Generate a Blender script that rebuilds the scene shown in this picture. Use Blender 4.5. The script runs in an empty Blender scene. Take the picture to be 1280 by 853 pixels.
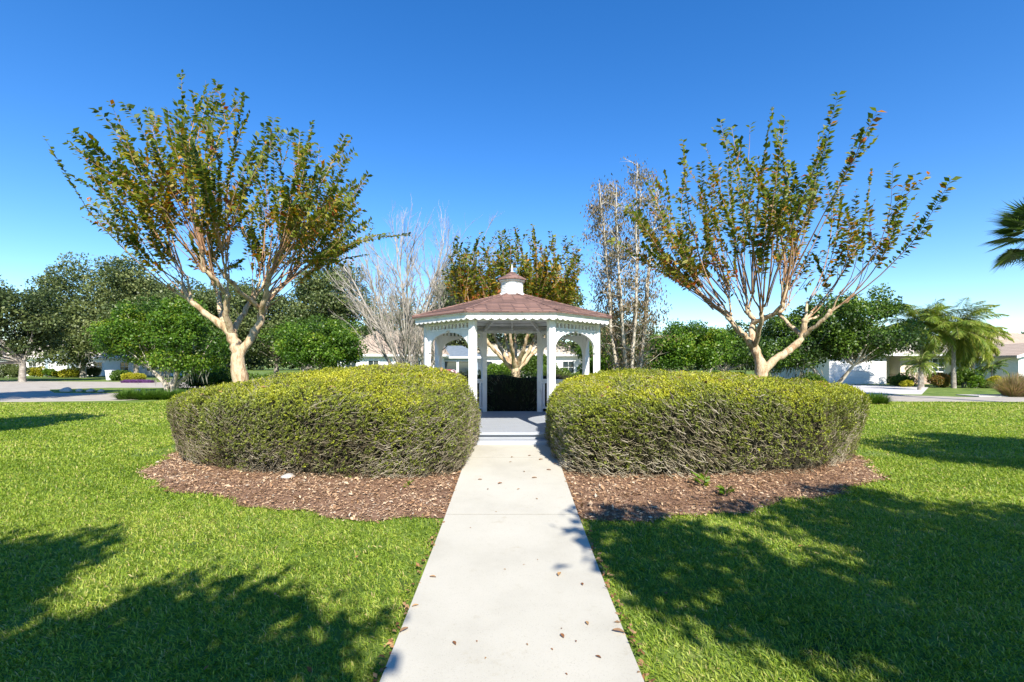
import bpy, bmesh, math, random
import numpy as np
from mathutils import Vector, Matrix

random.seed(7)
rng = np.random.default_rng(7)
S = bpy.context.scene
R = math.radians

# ---------------------------------------------------------------- camera, world, sun, exposure
F, CX, HY, EYE = 591.0, 640.0, 456.0, 1.7           # focal length, centre column, horizon row of a 1280 px picture; eye height
cam = bpy.data.cameras.new('camera'); camo = bpy.data.objects.new('camera', cam)
S.collection.objects.link(camo); S.camera = camo
camo.location = (0, 0, EYE); camo.rotation_euler = (R(90), 0, 0)
cam.sensor_width = 36; cam.lens = 36 * F / 1280; cam.shift_y = (HY - 426.5) / 1280
cam.clip_start = 0.05; cam.clip_end = 4000

SUN_EL, SUN_AZ = 40.0, 14.0                          # sun behind the camera and a little to its right
w = bpy.data.worlds.new('World'); S.world = w; w.use_nodes = True
wn = w.node_tree; bg = wn.nodes['Background']; sky = wn.nodes.new('ShaderNodeTexSky')
sky.sky_type = 'NISHITA'; sky.sun_disc = False
sky.sun_elevation = R(SUN_EL); sky.sun_rotation = R(180 - SUN_AZ)
sky.air_density = 1.0; sky.dust_density = 0.0; sky.ozone_density = 3.4
hs = wn.nodes.new('ShaderNodeHueSaturation'); hs.inputs['Saturation'].default_value = 1.32; hs.inputs['Hue'].default_value = 0.508
wn.links.new(sky.outputs[0], hs.inputs['Color']); wn.links.new(hs.outputs[0], bg.inputs[0]); bg.inputs[1].default_value = 0.12
sl = bpy.data.lights.new('sun', 'SUN'); so = bpy.data.objects.new('sun', sl); S.collection.objects.link(so)
sl.energy = 5.0; sl.angle = R(0.5); sl.color = (1.0, 0.93, 0.82)
# sun direction: towards the sun = (sin az, -cos az) in plan
sd = Vector((math.sin(R(SUN_AZ)) * math.cos(R(SUN_EL)), -math.cos(R(SUN_AZ)) * math.cos(R(SUN_EL)), math.sin(R(SUN_EL))))
so.rotation_euler = sd.to_track_quat('Z', 'Y').to_euler(); so.location = (5, -10, 30)
S.view_settings.view_transform = 'Standard'; S.view_settings.look = 'None'
S.view_settings.exposure = 0.98; S.view_settings.gamma = 1
S.render.engine = 'CYCLES'
S.cycles.max_bounces = 6; S.cycles.transparent_max_bounces = 4

GC = np.array([0.0, 9.77])                           # centre of the gazebo and of its mound

def hz(x, y):
    r2 = (np.asarray(x) - GC[0]) ** 2 + (np.asarray(y) - GC[1]) ** 2
    return 0.42 * np.exp(-r2 / 19.4)

def at(px, py, D):                                   # a point D metres ahead, measured off the photograph
    return Vector(((px - CX) / F * D, D, EYE - (py - HY) / F * D))

def gr(px, D):                                       # a point on the ground
    X = (px - CX) / F * D
    return Vector((X, D, float(hz(X, D))))

# ---------------------------------------------------------------- helpers
col = S.collection

def tag(o, label=None, cat=None, group=None, kind=None):
    if label: o['label'] = label
    if cat: o['category'] = cat
    if group: o['group'] = group
    if kind: o['kind'] = kind
    return o

def thing(name, label, cat, loc=(0, 0, 0), rz=0, group=None):
    o = bpy.data.objects.new(name, None); col.objects.link(o)
    o.empty_display_size = 0.3; o.location = loc; o.rotation_euler = (0, 0, rz)
    return tag(o, label, cat, group)

def copy_tree(o, parent=None):
    c = o.copy(); col.objects.link(c); c.parent = parent
    for ch in o.children: copy_tree(ch, c)
    return c

def meshnp(name, V, Fs, m, parent=None, v=None, smooth=False):
    V = np.asarray(V, dtype=np.float32).reshape(-1, 3)
    Fs = np.asarray(Fs, dtype=np.int32); k = Fs.shape[1]; n = Fs.shape[0]
    me = bpy.data.meshes.new(name)
    me.vertices.add(len(V)); me.vertices.foreach_set('co', V.ravel())
    me.loops.add(n * k); me.loops.foreach_set('vertex_index', Fs.ravel())
    me.polygons.add(n); me.polygons.foreach_set('loop_start', np.arange(0, n * k, k, dtype=np.int32))
    if smooth: me.polygons.foreach_set('use_smooth', np.ones(n, dtype=bool))
    me.update(calc_edges=True)
    if v is not None:
        a = me.attributes.new('v', 'FLOAT', 'FACE'); a.data.foreach_set('value', np.asarray(v, dtype=np.float32))
    me.materials.append(m)
    o = bpy.data.objects.new(name, me); col.objects.link(o); o.parent = parent
    return o

class MB:
    """collects simple solids into ONE mesh object"""
    def __init__(s): s.bm = bmesh.new()
    def box(s, x0, x1, y0, y1, z0, z1, M=None):
        vs = [s.bm.verts.new(p) for p in [(x0,y0,z0),(x1,y0,z0),(x1,y1,z0),(x0,y1,z0),(x0,y0,z1),(x1,y0,z1),(x1,y1,z1),(x0,y1,z1)]]
        if M is not None:
            for v in vs: v.co = M @ v.co
        for f in [(0,3,2,1),(4,5,6,7),(0,1,5,4),(1,2,6,5),(2,3,7,6),(3,0,4,7)]: s.bm.faces.new([vs[i] for i in f])
        return s
    def prism(s, outline, y0, y1, M=None, axis='y'):
        """outline of (x,z) points pushed through y0..y1"""
        a = [Vector((p[0], y0, p[1])) for p in outline]; b = [Vector((p[0], y1, p[1])) for p in outline]
        if axis == 'z':
            a = [Vector((p[0], p[1], y0)) for p in outline]; b = [Vector((p[0], p[1], y1)) for p in outline]
        if M is not None: a = [M @ p for p in a]; b = [M @ p for p in b]
        a = [s.bm.verts.new(p) for p in a]; b = [s.bm.verts.new(p) for p in b]; n = len(a)
        s.bm.faces.new(a); s.bm.faces.new(b[::-1])
        for i in range(n): s.bm.faces.new((a[i], b[i], b[(i+1) % n], a[(i+1) % n]))
        return s
    def face(s, pts):
        s.bm.faces.new([s.bm.verts.new(p) for p in pts]); return s
    def tube(s, pts, rs, n=8):
        pts = [Vector(p) for p in pts]; rings = []
        if not hasattr(rs, '__len__'): rs = [rs] * len(pts)
        for i, p in enumerate(pts):
            t = (pts[min(i+1, len(pts)-1)] - pts[max(i-1, 0)]).normalized()
            u = t.orthogonal().normalized() if i == 0 else (u - t * u.dot(t)).normalized()
            w_ = t.cross(u)
            rings.append([s.bm.verts.new(p + (u * math.cos(a) + w_ * math.sin(a)) * rs[i]) for a in [2*math.pi*k/n for k in range(n)]])
        for a, b in zip(rings, rings[1:]):
            for k in range(n): s.bm.faces.new((a[k], a[(k+1) % n], b[(k+1) % n], b[k]))
        s.bm.faces.new(rings[0][::-1]); s.bm.faces.new(rings[-1]); return s
    def build(s, name, m, parent=None, bevel=0, smooth=False):
        bmesh.ops.recalc_face_normals(s.bm, faces=s.bm.faces)
        me = bpy.data.meshes.new(name); s.bm.to_mesh(me); s.bm.free(); me.materials.append(m)
        if smooth:
            for p in me.polygons: p.use_smooth = True
        o = bpy.data.objects.new(name, me); col.objects.link(o); o.parent = parent
        if bevel:
            b = o.modifiers.new('bevel', 'BEVEL'); b.width = bevel; b.segments = 2; b.limit_method = 'ANGLE'
        return o

def sn(P, freq, seed=0):
    """cheap smooth noise in about -1..1"""
    P = np.asarray(P, dtype=float) * freq; r = np.random.default_rng(seed); out = 0
    for k in range(5):
        d = r.normal(size=3); d /= np.linalg.norm(d); e = r.normal(size=3); e /= np.linalg.norm(e)
        f = 0.7 + 0.35 * k
        out = out + np.sin(P @ d * f * 2.2 + r.uniform(0, 6.28) + 1.3 * np.sin(P @ e * f * 1.7 + r.uniform(0, 6.28))) / (1 + 0.35 * k)
    return out / 2.2

def unit(n, r=None):
    a = (r or rng).normal(size=(n, 3)); return a / np.linalg.norm(a, axis=1, keepdims=True)

def nz(a): return a / np.maximum(np.linalg.norm(a, axis=-1, keepdims=True), 1e-9)

def leaf_arrays(C, Dr, N, L, W, fold=0.25):
    n = len(C); Dr = nz(Dr); Sd = nz(np.cross(Dr, N)); Nn = np.cross(Sd, Dr)
    L = np.broadcast_to(np.asarray(L, float), n)[:, None]; W = np.broadcast_to(np.asarray(W, float), n)[:, None]
    V = np.empty((n, 4, 3))
    V[:, 0] = C; V[:, 1] = C + Dr * L * 0.45 + Sd * W * 0.5 + Nn * W * fold
    V[:, 2] = C + Dr * L; V[:, 3] = C + Dr * L * 0.45 - Sd * W * 0.5 + Nn * W * fold
    Fs = np.arange(n * 4).reshape(n, 4)
    return V.reshape(-1, 3), Fs

def leaves(name, C, Dr, N, L, W, m, parent=None, v=None, fold=0.25):
    V, Fs = leaf_arrays(C, Dr, N, L, W, fold)
    if v is None: v = rng.random(len(C))
    return meshnp(name, V, Fs, m, parent, v)

def tubes(P, Rr, n=5):
    """P (M,K,3) polylines, Rr (M,K) radii -> arrays"""
    P = np.asarray(P, float); Rr = np.asarray(Rr, float); M_, K, _ = P.shape
    T = np.empty_like(P); T[:, 1:-1] = P[:, 2:] - P[:, :-2]; T[:, 0] = P[:, 1] - P[:, 0]; T[:, -1] = P[:, -1] - P[:, -2]; T = nz(T)
    avg = nz(P[:, -1] - P[:, 0]); ref = np.cross(avg, np.array([0.31, 0.2, 0.93])); bad = np.linalg.norm(ref, axis=1) < 0.1
    ref[bad] = np.cross(avg[bad], np.array([1.0, 0, 0])); ref = nz(ref)[:, None, :]
    U = nz(ref - T * (ref * T).sum(-1, keepdims=True)); Wv = np.cross(T, U)
    a = np.arange(n) * 2 * math.pi / n
    V = P[:, :, None, :] + (U[:, :, None, :] * np.cos(a)[None, None, :, None] + Wv[:, :, None, :] * np.sin(a)[None, None, :, None]) * Rr[:, :, None, None]
    idx = np.arange(M_ * K * n).reshape(M_, K, n); nx = np.roll(idx, -1, axis=2)
    Fs = np.stack([idx[:, :-1], nx[:, :-1], nx[:, 1:], idx[:, 1:]], -1).reshape(-1, 4)
    return V.reshape(-1, 3), Fs

class TB:
    """collects polylines (any length) and builds ONE tube mesh"""
    def __init__(s): s.L = {}
    def add(s, P, r):
        P = np.asarray(P, float); s.L.setdefault(len(P), []).append((P, np.asarray(r, float))); return s
    def build(s, name, m, parent=None, n=6):
        Vs, Fs, off = [], [], 0
        for K, lst in s.L.items():
            V, F_ = tubes(np.array([a for a, _ in lst]), np.array([b for _, b in lst]), n)
            Vs.append(V); Fs.append(F_ + off); off += len(V)
        return meshnp(name, np.vstack(Vs), np.vstack(Fs), m, parent, None, True)

# ---------------------------------------------------------------- materials
def newmat(name):
    m = bpy.data.materials.new(name); m.use_nodes = True; nt = m.node_tree
    return m, nt, nt.nodes['Principled BSDF']

def ramp(nt, cols, fac):
    r = nt.nodes.new('ShaderNodeValToRGB'); el = r.color_ramp.elements
    while len(el) < len(cols): el.new(0.5)
    for i, c in enumerate(cols):
        p, c = c if isinstance(c[0], (int, float)) and len(c) == 2 else (i / (len(cols) - 1), c)
        el[i].position = p; el[i].color = (*c, 1)
    nt.links.new(fac, r.inputs[0]); return r.outputs[0]

def noise(nt, scale, detail=4, rough=0.6, vec=None, coord='Object', stretch=None):
    tc = nt.nodes.new('ShaderNodeTexCoord'); n = nt.nodes.new('ShaderNodeTexNoise')
    n.inputs['Scale'].default_value = scale; n.inputs['Detail'].default_value = detail; n.inputs['Roughness'].default_value = rough
    src = tc.outputs[coord]
    if stretch:
        mp = nt.nodes.new('ShaderNodeMapping'); mp.inputs['Scale'].default_value = stretch
        nt.links.new(src, mp.inputs[0]); src = mp.outputs[0]
    nt.links.new(src, n.inputs['Vector']); return n.outputs['Fac']

def spots(name, cols, scale=4, rough=0.8, bump=0.0, bscale=None, detail=5, stretch=None, spec=0.3):
    m, nt, b = newmat(name)
    f = noise(nt, scale, detail, 0.65, stretch=stretch)
    if not (len(cols[0]) == 2): cols = [(0.30 + 0.40 * i / (len(cols) - 1), c) for i, c in enumerate(cols)]
    nt.links.new(ramp(nt, cols, f), b.inputs['Base Color'])
    b.inputs['Roughness'].default_value = rough; b.inputs['Specular IOR Level'].default_value = spec
    if bump:
        bn = nt.nodes.new('ShaderNodeBump'); bn.inputs['Strength'].default_value = bump; bn.inputs['Distance'].default_value = 0.02
        nt.links.new(noise(nt, bscale or scale * 4, 4, 0.6, stretch=stretch), bn.inputs['Height']); nt.links.new(bn.outputs[0], b.inputs['Normal'])
    return m

def leafmat(name, cols, trans=0.35, rough=0.5, spec=0.35):
    m, nt, b = newmat(name)
    at_ = nt.nodes.new('ShaderNodeAttribute'); at_.attribute_name = 'v'
    c = ramp(nt, cols, at_.outputs['Fac'])
    nt.links.new(c, b.inputs['Base Color']); b.inputs['Roughness'].default_value = rough; b.inputs['Specular IOR Level'].default_value = spec
    tr = nt.nodes.new('ShaderNodeBsdfTranslucent'); mx = nt.nodes.new('ShaderNodeMixShader'); mx.inputs[0].default_value = trans
    g = nt.nodes.new('ShaderNodeHueSaturation'); g.inputs['Value'].default_value = 1.25; g.inputs['Saturation'].default_value = 1.1
    nt.links.new(c, g.inputs['Color']); nt.links.new(g.outputs[0], tr.inputs[0])
    nt.links.new(b.outputs[0], mx.inputs[1]); nt.links.new(tr.outputs[0], mx.inputs[2])
    nt.links.new(mx.outputs[0], nt.nodes['Material Output'].inputs['Surface'])
    return m

M = {}
M['lawn'] = spots('lawn_soil', [(0.035,0.06,0.010),(0.09,0.15,0.020),(0.15,0.21,0.035),(0.20,0.22,0.06)], 1.3, 0.95, 0.6, 60)
M['blade'] = leafmat('grass_blade', [(0.06,0.11,0.012),(0.15,0.24,0.022),(0.27,0.38,0.036),(0.42,0.46,0.075),(0.56,0.46,0.20)], 0.4, 0.5)
M['mulch'] = spots('mulch_base', [(0.07,0.04,0.025),(0.20,0.115,0.07),(0.32,0.20,0.13)], 14, 0.95, 0.8, 60)
M['chip'] = leafmat('bark_chip', [(0.12,0.07,0.035),(0.29,0.17,0.095),(0.45,0.29,0.17),(0.58,0.43,0.28),(0.44,0.39,0.31)], 0.0, 0.9, 0.1)
M['litter'] = leafmat('dry_leaf', [(0.12,0.06,0.03),(0.28,0.13,0.06),(0.42,0.26,0.12),(0.24,0.15,0.09)], 0.15, 0.8, 0.1)
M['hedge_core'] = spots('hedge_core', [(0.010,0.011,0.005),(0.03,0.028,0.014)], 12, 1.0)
M['hedge'] = leafmat('hedge_leaf', [(0.09,0.085,0.035),(0.14,0.165,0.04),(0.22,0.265,0.035),(0.36,0.385,0.03),(0.50,0.48,0.04)], 0.3, 0.5)
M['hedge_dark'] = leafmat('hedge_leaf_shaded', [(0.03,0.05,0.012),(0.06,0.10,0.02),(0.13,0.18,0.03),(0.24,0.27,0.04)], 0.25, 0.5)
M['twig'] = spots('grey_twig', [(0.20,0.17,0.12),(0.34,0.30,0.22),(0.45,0.41,0.32)], 9, 0.9)
M['twig_v'] = leafmat('hedge_twig', [(0.11,0.085,0.05),(0.23,0.195,0.125),(0.36,0.315,0.22),(0.48,0.43,0.33)], 0.0, 0.9, 0.1)
M['myrtle_bark'] = spots('crape_myrtle_bark', [(0.17,0.10,0.055),(0.36,0.25,0.14),(0.55,0.44,0.29),(0.28,0.17,0.09),(0.52,0.42,0.28)], 6, 0.8, 0.8, 16, stretch=(1,1,0.3))
M['myrtle_twig'] = spots('crape_myrtle_shoot', [(0.20,0.10,0.055),(0.36,0.21,0.12),(0.42,0.30,0.19)], 3, 0.7)
M['myrtle'] = leafmat('crape_myrtle_leaf', [(0.065,0.10,0.018),(0.12,0.17,0.024),(0.19,0.23,0.032),(0.32,0.27,0.035),(0.46,0.21,0.03),(0.42,0.10,0.03)], 0.4, 0.45)
M['oak'] = leafmat('oak_leaf', [(0.032,0.055,0.017),(0.080,0.115,0.035),(0.145,0.18,0.055),(0.22,0.25,0.09)], 0.25, 0.45)
M['oak2'] = leafmat('evergreen_leaf', [(0.022,0.045,0.010),(0.050,0.10,0.016),(0.10,0.18,0.022),(0.18,0.26,0.035)], 0.3, 0.4)
M['bright'] = leafmat('bright_leaf', [(0.03,0.07,0.010),(0.07,0.15,0.016),(0.13,0.24,0.022),(0.26,0.31,0.035)], 0.35, 0.4)
M['birch'] = leafmat('sparse_leaf', [(0.06,0.07,0.03),(0.13,0.13,0.055),(0.24,0.16,0.08),(0.38,0.30,0.20)], 0.35, 0.6)
M['pale_bark'] = spots('pale_bark', [(0.27,0.23,0.17),(0.46,0.41,0.33),(0.60,0.56,0.48)], 4, 0.85)
M['silver_bark'] = spots('silver_bark', [(0.18,0.16,0.13),(0.34,0.31,0.27),(0.48,0.45,0.40)], 3, 0.9)
M['grey_bark'] = spots('grey_bark', [(0.12,0.10,0.08),(0.26,0.23,0.19),(0.40,0.37,0.32)], 4, 0.9, 0.5, 18)
M['moss'] = leafmat('hanging_moss', [(0.18,0.18,0.14),(0.32,0.31,0.26)], 0.2, 0.9, 0.1)
M['palm'] = leafmat('palm_leaflet', [(0.05,0.09,0.018),(0.11,0.19,0.028),(0.22,0.30,0.045),(0.38,0.36,0.08)], 0.35, 0.4)
M['fanpalm'] = leafmat('fan_palm_leaf', [(0.03,0.065,0.015),(0.07,0.125,0.025),(0.13,0.20,0.04)], 0.25, 0.4)
M['liriope'] = leafmat('border_grass_blade', [(0.03,0.07,0.01),(0.07,0.15,0.016),(0.15,0.24,0.03)], 0.3, 0.5)
M['fountain'] = leafmat('fountain_grass_blade', [(0.12,0.14,0.03),(0.26,0.24,0.07),(0.38,0.26,0.14),(0.42,0.22,0.16)], 0.35, 0.7)
M['yellow'] = leafmat('yellow_shrub_leaf', [(0.16,0.19,0.02),(0.36,0.36,0.025),(0.55,0.48,0.04)], 0.35, 0.5)
M['red_shrub'] = leafmat('reddish_shrub_leaf', [(0.06,0.10,0.02),(0.20,0.16,0.03),(0.38,0.16,0.05)], 0.35, 0.5)
M['purple'] = leafmat('purple_flower', [(0.10,0.05,0.14),(0.26,0.09,0.30)], 0.3, 0.6)
M['concrete'] = None; M['asphalt'] = spots('road_pavement', [(0.29,0.26,0.22),(0.37,0.335,0.285),(0.43,0.39,0.335)], 1.2, 0.95, 0.2, 60)
M['drive'] = spots('driveway_concrete', [(0.45,0.43,0.40),(0.55,0.53,0.50)], 0.8, 0.9)
M['kerb'] = spots('kerb_concrete', [(0.42,0.40,0.37),(0.52,0.50,0.46)], 3, 0.9)
M['white'] = spots('white_paint', [(0.62,0.62,0.59),(0.76,0.76,0.745),(0.80,0.80,0.79),(0.82,0.82,0.81)], 5, 0.55, 0.12, 40)
M['finial'] = spots('finial_paint', [(0.7,0.7,0.68),(0.8,0.8,0.78)], 3, 0.4)
M['stone'] = spots('pale_rock', [(0.25,0.24,0.22),(0.42,0.40,0.37),(0.55,0.53,0.49)], 6, 0.9, 0.6, 20)
M['stucco_w'] = spots('white_stucco', [(0.66,0.65,0.62),(0.74,0.73,0.70)], 2, 0.9, 0.1, 50)
M['stucco_c'] = spots('cream_stucco', [(0.58,0.50,0.39),(0.66,0.58,0.46)], 2, 0.9, 0.1, 50)
M['stucco_b'] = spots('bluish_stucco', [(0.30,0.37,0.42),(0.36,0.43,0.48)], 2, 0.9)
M['trim'] = spots('white_trim', [(0.72,0.72,0.71),(0.80,0.80,0.79)], 4, 0.6)
M['joint'] = spots('joint_dirt', [(0.10,0.09,0.07),(0.18,0.16,0.13)], 9, 1.0)
M['black'] = spots('black_plastic', [(0.015,0.015,0.016),(0.03,0.03,0.03)], 8, 0.5)
M['blue_roof'] = spots('slate_blue_roof', [(0.12,0.155,0.19),(0.18,0.22,0.26)], 3, 0.85)
M['purple_bin'] = spots('bin_plastic', [(0.72,0.72,0.72),(0.80,0.80,0.80)], 4, 0.5)
M['bin_blue'] = spots('blue_bin_plastic', [(0.03,0.06,0.12),(0.05,0.09,0.17)], 4, 0.5)

def m_glass():
    m, nt, b = newmat('window_glass'); b.inputs['Base Color'].default_value = (0.03, 0.045, 0.05, 1)
    b.inputs['Roughness'].default_value = 0.06; b.inputs['Specular IOR Level'].default_value = 0.8; return m
M['glass'] = m_glass()

def m_paint(name, c):
    m, nt, b = newmat(name); b.inputs['Base Color'].default_value = (*c, 1); b.inputs['Roughness'].default_value = 0.3
    b.inputs['Coat Weight'].default_value = 0.8; return m
M['red_paint'] = m_paint('red_car_paint', (0.42, 0.02, 0.03))

def m_concrete():
    m, nt, b = newmat('path_concrete')
    f1 = noise(nt, 1.1, 6, 0.6); f2 = noise(nt, 130, 3, 0.7)
    c1 = ramp(nt, [(0.3, (0.38,0.36,0.298)), (0.5, (0.44,0.42,0.352)), (0.7, (0.475,0.453,0.383))], f1)
    c2 = ramp(nt, [(0.30, (0.62,0.60,0.56)), (0.41, (1,1,1)), (0.7, (1.0,1.0,1.0))], f2)
    mx = nt.nodes.new('ShaderNodeMix'); mx.data_type = 'RGBA'; mx.blend_type = 'MULTIPLY'; mx.inputs[0].default_value = 0.8
    nt.links.new(c1, mx.inputs[6]); nt.links.new(c2, mx.inputs[7])
    f3 = noise(nt, 5.5, 5, 0.75)                      # faint stains
    c3 = ramp(nt, [(0.28, (0.88,0.85,0.79)), (0.40, (1,1,1)), (0.8, (1,1,1))], f3)
    mx2 = nt.nodes.new('ShaderNodeMix'); mx2.data_type = 'RGBA'; mx2.blend_type = 'MULTIPLY'; mx2.inputs[0].default_value = 0.9
    nt.links.new(mx.outputs[2], mx2.inputs[6]); nt.links.new(c3, mx2.inputs[7])
    nt.links.new(mx2.outputs[2], b.inputs['Base Color']); b.inputs['Roughness'].default_value = 0.9
    bn = nt.nodes.new('ShaderNodeBump'); bn.inputs['Strength'].default_value = 0.35; bn.inputs['Distance'].default_value = 0.004
    nt.links.new(f2, bn.inputs['Height']); nt.links.new(bn.outputs[0], b.inputs['Normal']); return m
M['concrete'] = m_concrete()

def m_tiles(name, cols, sx, sy, mortar, msize=0.03, bump=0.5):
    """brick-pattern in UV-free generated object space: rows run with height z, columns along x+y"""
    m, nt, b = newmat(name)
    tc = nt.nodes.new('ShaderNodeTexCoord'); sep = nt.nodes.new('ShaderNodeSeparateXYZ'); nt.links.new(tc.outputs['Object'], sep.inputs[0])
    ad = nt.nodes.new('ShaderNodeMath'); ad.operation = 'ADD'; nt.links.new(sep.outputs[0], ad.inputs[0]); nt.links.new(sep.outputs[1], ad.inputs[1])
    cb = nt.nodes.new('ShaderNodeCombineXYZ'); nt.links.new(ad.outputs[0], cb.inputs[0]); nt.links.new(sep.outputs[2], cb.inputs[1])
    mp = nt.nodes.new('ShaderNodeMapping'); mp.inputs['Scale'].default_value = (sx, sy, 1); nt.links.new(cb.outputs[0], mp.inputs[0])
    br = nt.nodes.new('ShaderNodeTexBrick'); nt.links.new(mp.outputs[0], br.inputs['Vector'])
    br.inputs['Scale'].default_value = 1; br.inputs['Brick Width'].default_value = 0.6; br.inputs['Row Height'].default_value = 0.3
    br.inputs['Color1'].default_value = (*cols[0], 1); br.inputs['Color2'].default_value = (*cols[1], 1); br.inputs['Mortar'].default_value = (*mortar, 1)
    br.inputs['Mortar Size'].default_value = msize; br.inputs['Bias'].default_value = 0.0
    nt.links.new(br.outputs[0], b.inputs['Base Color']); b.inputs['Roughness'].default_value = 0.9
    bn = nt.nodes.new('ShaderNodeBump'); bn.inputs['Strength'].default_value = bump; bn.inputs['Distance'].default_value = 0.01; bn.invert = True
    nt.links.new(br.outputs['Fac'], bn.inputs['Height']); nt.links.new(bn.outputs[0], b.inputs['Normal']); return m
M['shingle'] = m_tiles('brown_shingle', [(0.25,0.145,0.115),(0.125,0.072,0.060)], 2.6, 8.0, (0.07,0.04,0.034), 0.03)
M['tan_tile'] = m_tiles('tan_roof_tile', [(0.46,0.36,0.27),(0.40,0.31,0.23)], 1.6, 2.2, (0.27,0.20,0.15), 0.03)
M['pale_tile'] = m_tiles('pale_roof_tile', [(0.58,0.52,0.43),(0.52,0.46,0.38)], 1.6, 2.2, (0.36,0.31,0.26), 0.03)
M['brick'] = m_tiles('stone_veneer', [(0.36,0.22,0.16),(0.48,0.36,0.28)], 2.0, 2.5, (0.45,0.42,0.38), 0.03)
M['siding'] = m_tiles('white_lap_siding', [(0.72,0.73,0.74),(0.70,0.71,0.72)], 0.05, 2.0, (0.40,0.42,0.45), 0.03)

def m_deck():
    m, nt, b = newmat('grey_deck_paint')
    tc = nt.nodes.new('ShaderNodeTexCoord'); sep = nt.nodes.new('ShaderNodeSeparateXYZ'); nt.links.new(tc.outputs['Object'], sep.inputs[0])
    md = nt.nodes.new('ShaderNodeMath'); md.operation = 'FRACT'; ml = nt.nodes.new('ShaderNodeMath'); ml.operation = 'MULTIPLY'; ml.inputs[1].default_value = 7.0
    nt.links.new(sep.outputs[1], ml.inputs[0]); nt.links.new(ml.outputs[0], md.inputs[0])
    lt = nt.nodes.new('ShaderNodeMath'); lt.operation = 'LESS_THAN'; lt.inputs[1].default_value = 0.06; nt.links.new(md.outputs[0], lt.inputs[0])
    f = noise(nt, 3, 6, 0.7, stretch=(0.6, 6, 1)); c = ramp(nt, [(0.25,0.275,0.31),(0.35,0.375,0.41),(0.43,0.455,0.49)], f)
    mx = nt.nodes.new('ShaderNodeMix'); mx.data_type = 'RGBA'; nt.links.new(lt.outputs[0], mx.inputs[0]); nt.links.new(c, mx.inputs[6]); mx.inputs[7].default_value = (0.08, 0.09, 0.10, 1)
    nt.links.new(mx.outputs[2], b.inputs['Base Color']); b.inputs['Roughness'].default_value = 0.6; return m
M['deck'] = m_deck()

# ---------------------------------------------------------------- ground
def ground():
    xs = np.unique(np.concatenate([np.linspace(-14, 14, 90), np.linspace(-60, 60, 41), np.linspace(-1500, 1500, 21)]))
    ys = np.unique(np.concatenate([np.linspace(-4, 24, 90), np.linspace(-60, 120, 40), np.linspace(-400, 2500, 20)]))
    X, Y = np.meshgrid(xs, ys); Z = hz(X, Y); nx, ny = len(xs), len(ys)
    V = np.stack([X, Y, Z], -1).reshape(-1, 3); i = np.arange(nx * ny).reshape(ny, nx)
    Fs = np.stack([i[:-1, :-1], i[:-1, 1:], i[1:, 1:], i[1:, :-1]], -1).reshape(-1, 4)
    tag(meshnp('ground', V, Fs, M['lawn'], smooth=True), kind='structure')
ground()

BA, BB = 6.42, 5.0                                   # mulch bed half axes
def in_bed(x, y, k=1.0):
    a = np.arctan2(y - GC[1], x); wob = 1 + 0.012 * np.sin(9 * a) + 0.012 * np.sin(23 * a + 1) + 0.006 * np.sin(57 * a)
    return (x / BA) ** 2 + ((y - GC[1]) / BB) ** 2 < (k * wob) ** 2
PW = 0.68                                            # path half width

def mulch_bed():
    nr, na = 30, 200; a = np.linspace(0, 2 * math.pi, na, endpoint=False); wob = 1 + 0.012 * np.sin(9 * a) + 0.012 * np.sin(23 * a + 1) + 0.006 * np.sin(57 * a)
    r = np.linspace(0.05, 1, nr)[:, None]
    # angle of the ellipse param is only roughly the polar angle; solve radius per polar angle
    rad = wob / np.sqrt((np.cos(a) / BA) ** 2 + (np.sin(a) / BB) ** 2)
    X = np.cos(a) * rad * r; Y = GC[1] + np.sin(a) * rad * r; Z = hz(X, Y) + 0.012
    V = np.stack([X, Y, Z], -1).reshape(-1, 3); i = np.arange(nr * na).reshape(nr, na); j = np.roll(i, -1, 1)
    Fs = np.stack([i[:-1], j[:-1], j[1:], i[1:]], -1).reshape(-1, 4)
    tag(meshnp('mulch_bed', V, Fs[:, ::-1], M['mulch'], smooth=True), kind='structure')
    n = 230000; x = rng.uniform(-7, 7, n); y = rng.uniform(4.5, 13, n)
    e = np.sqrt((x / BA) ** 2 + ((y - GC[1]) / BB) ** 2)
    k = in_bed(x, y, 1.008) & ((np.abs(x) > PW + 0.005) | (y > 9)) & (e > 0.55) & (rng.random(n) < np.where(y > 9.5, 0.25, 1))
    x, y = x[k], y[k]; n = len(x)
    C = np.stack([x, y, hz(x, y) + rng.uniform(0.012, 0.04, n)], -1)
    D_ = unit(n); D_[:, 2] *= 0.3; N = unit(n) * 0.45; N[:, 2] += 1
    L = rng.gamma(1.6, 0.011, n) + 0.010; v = np.clip(0.45 + 0.22 * sn(C, 1.1, 3) + 0.15 * sn(C, 4.0, 4) + rng.normal(0, 0.25, n), 0, 1)
    tag(leaves('bark_mulch', C, D_, N, L, L * rng.uniform(0.25, 0.6, n), M['chip'], None, v, 0.15), 'loose reddish brown bark chips covering the bed round the hedges', 'mulch', kind='stuff')
mulch_bed()

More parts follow.
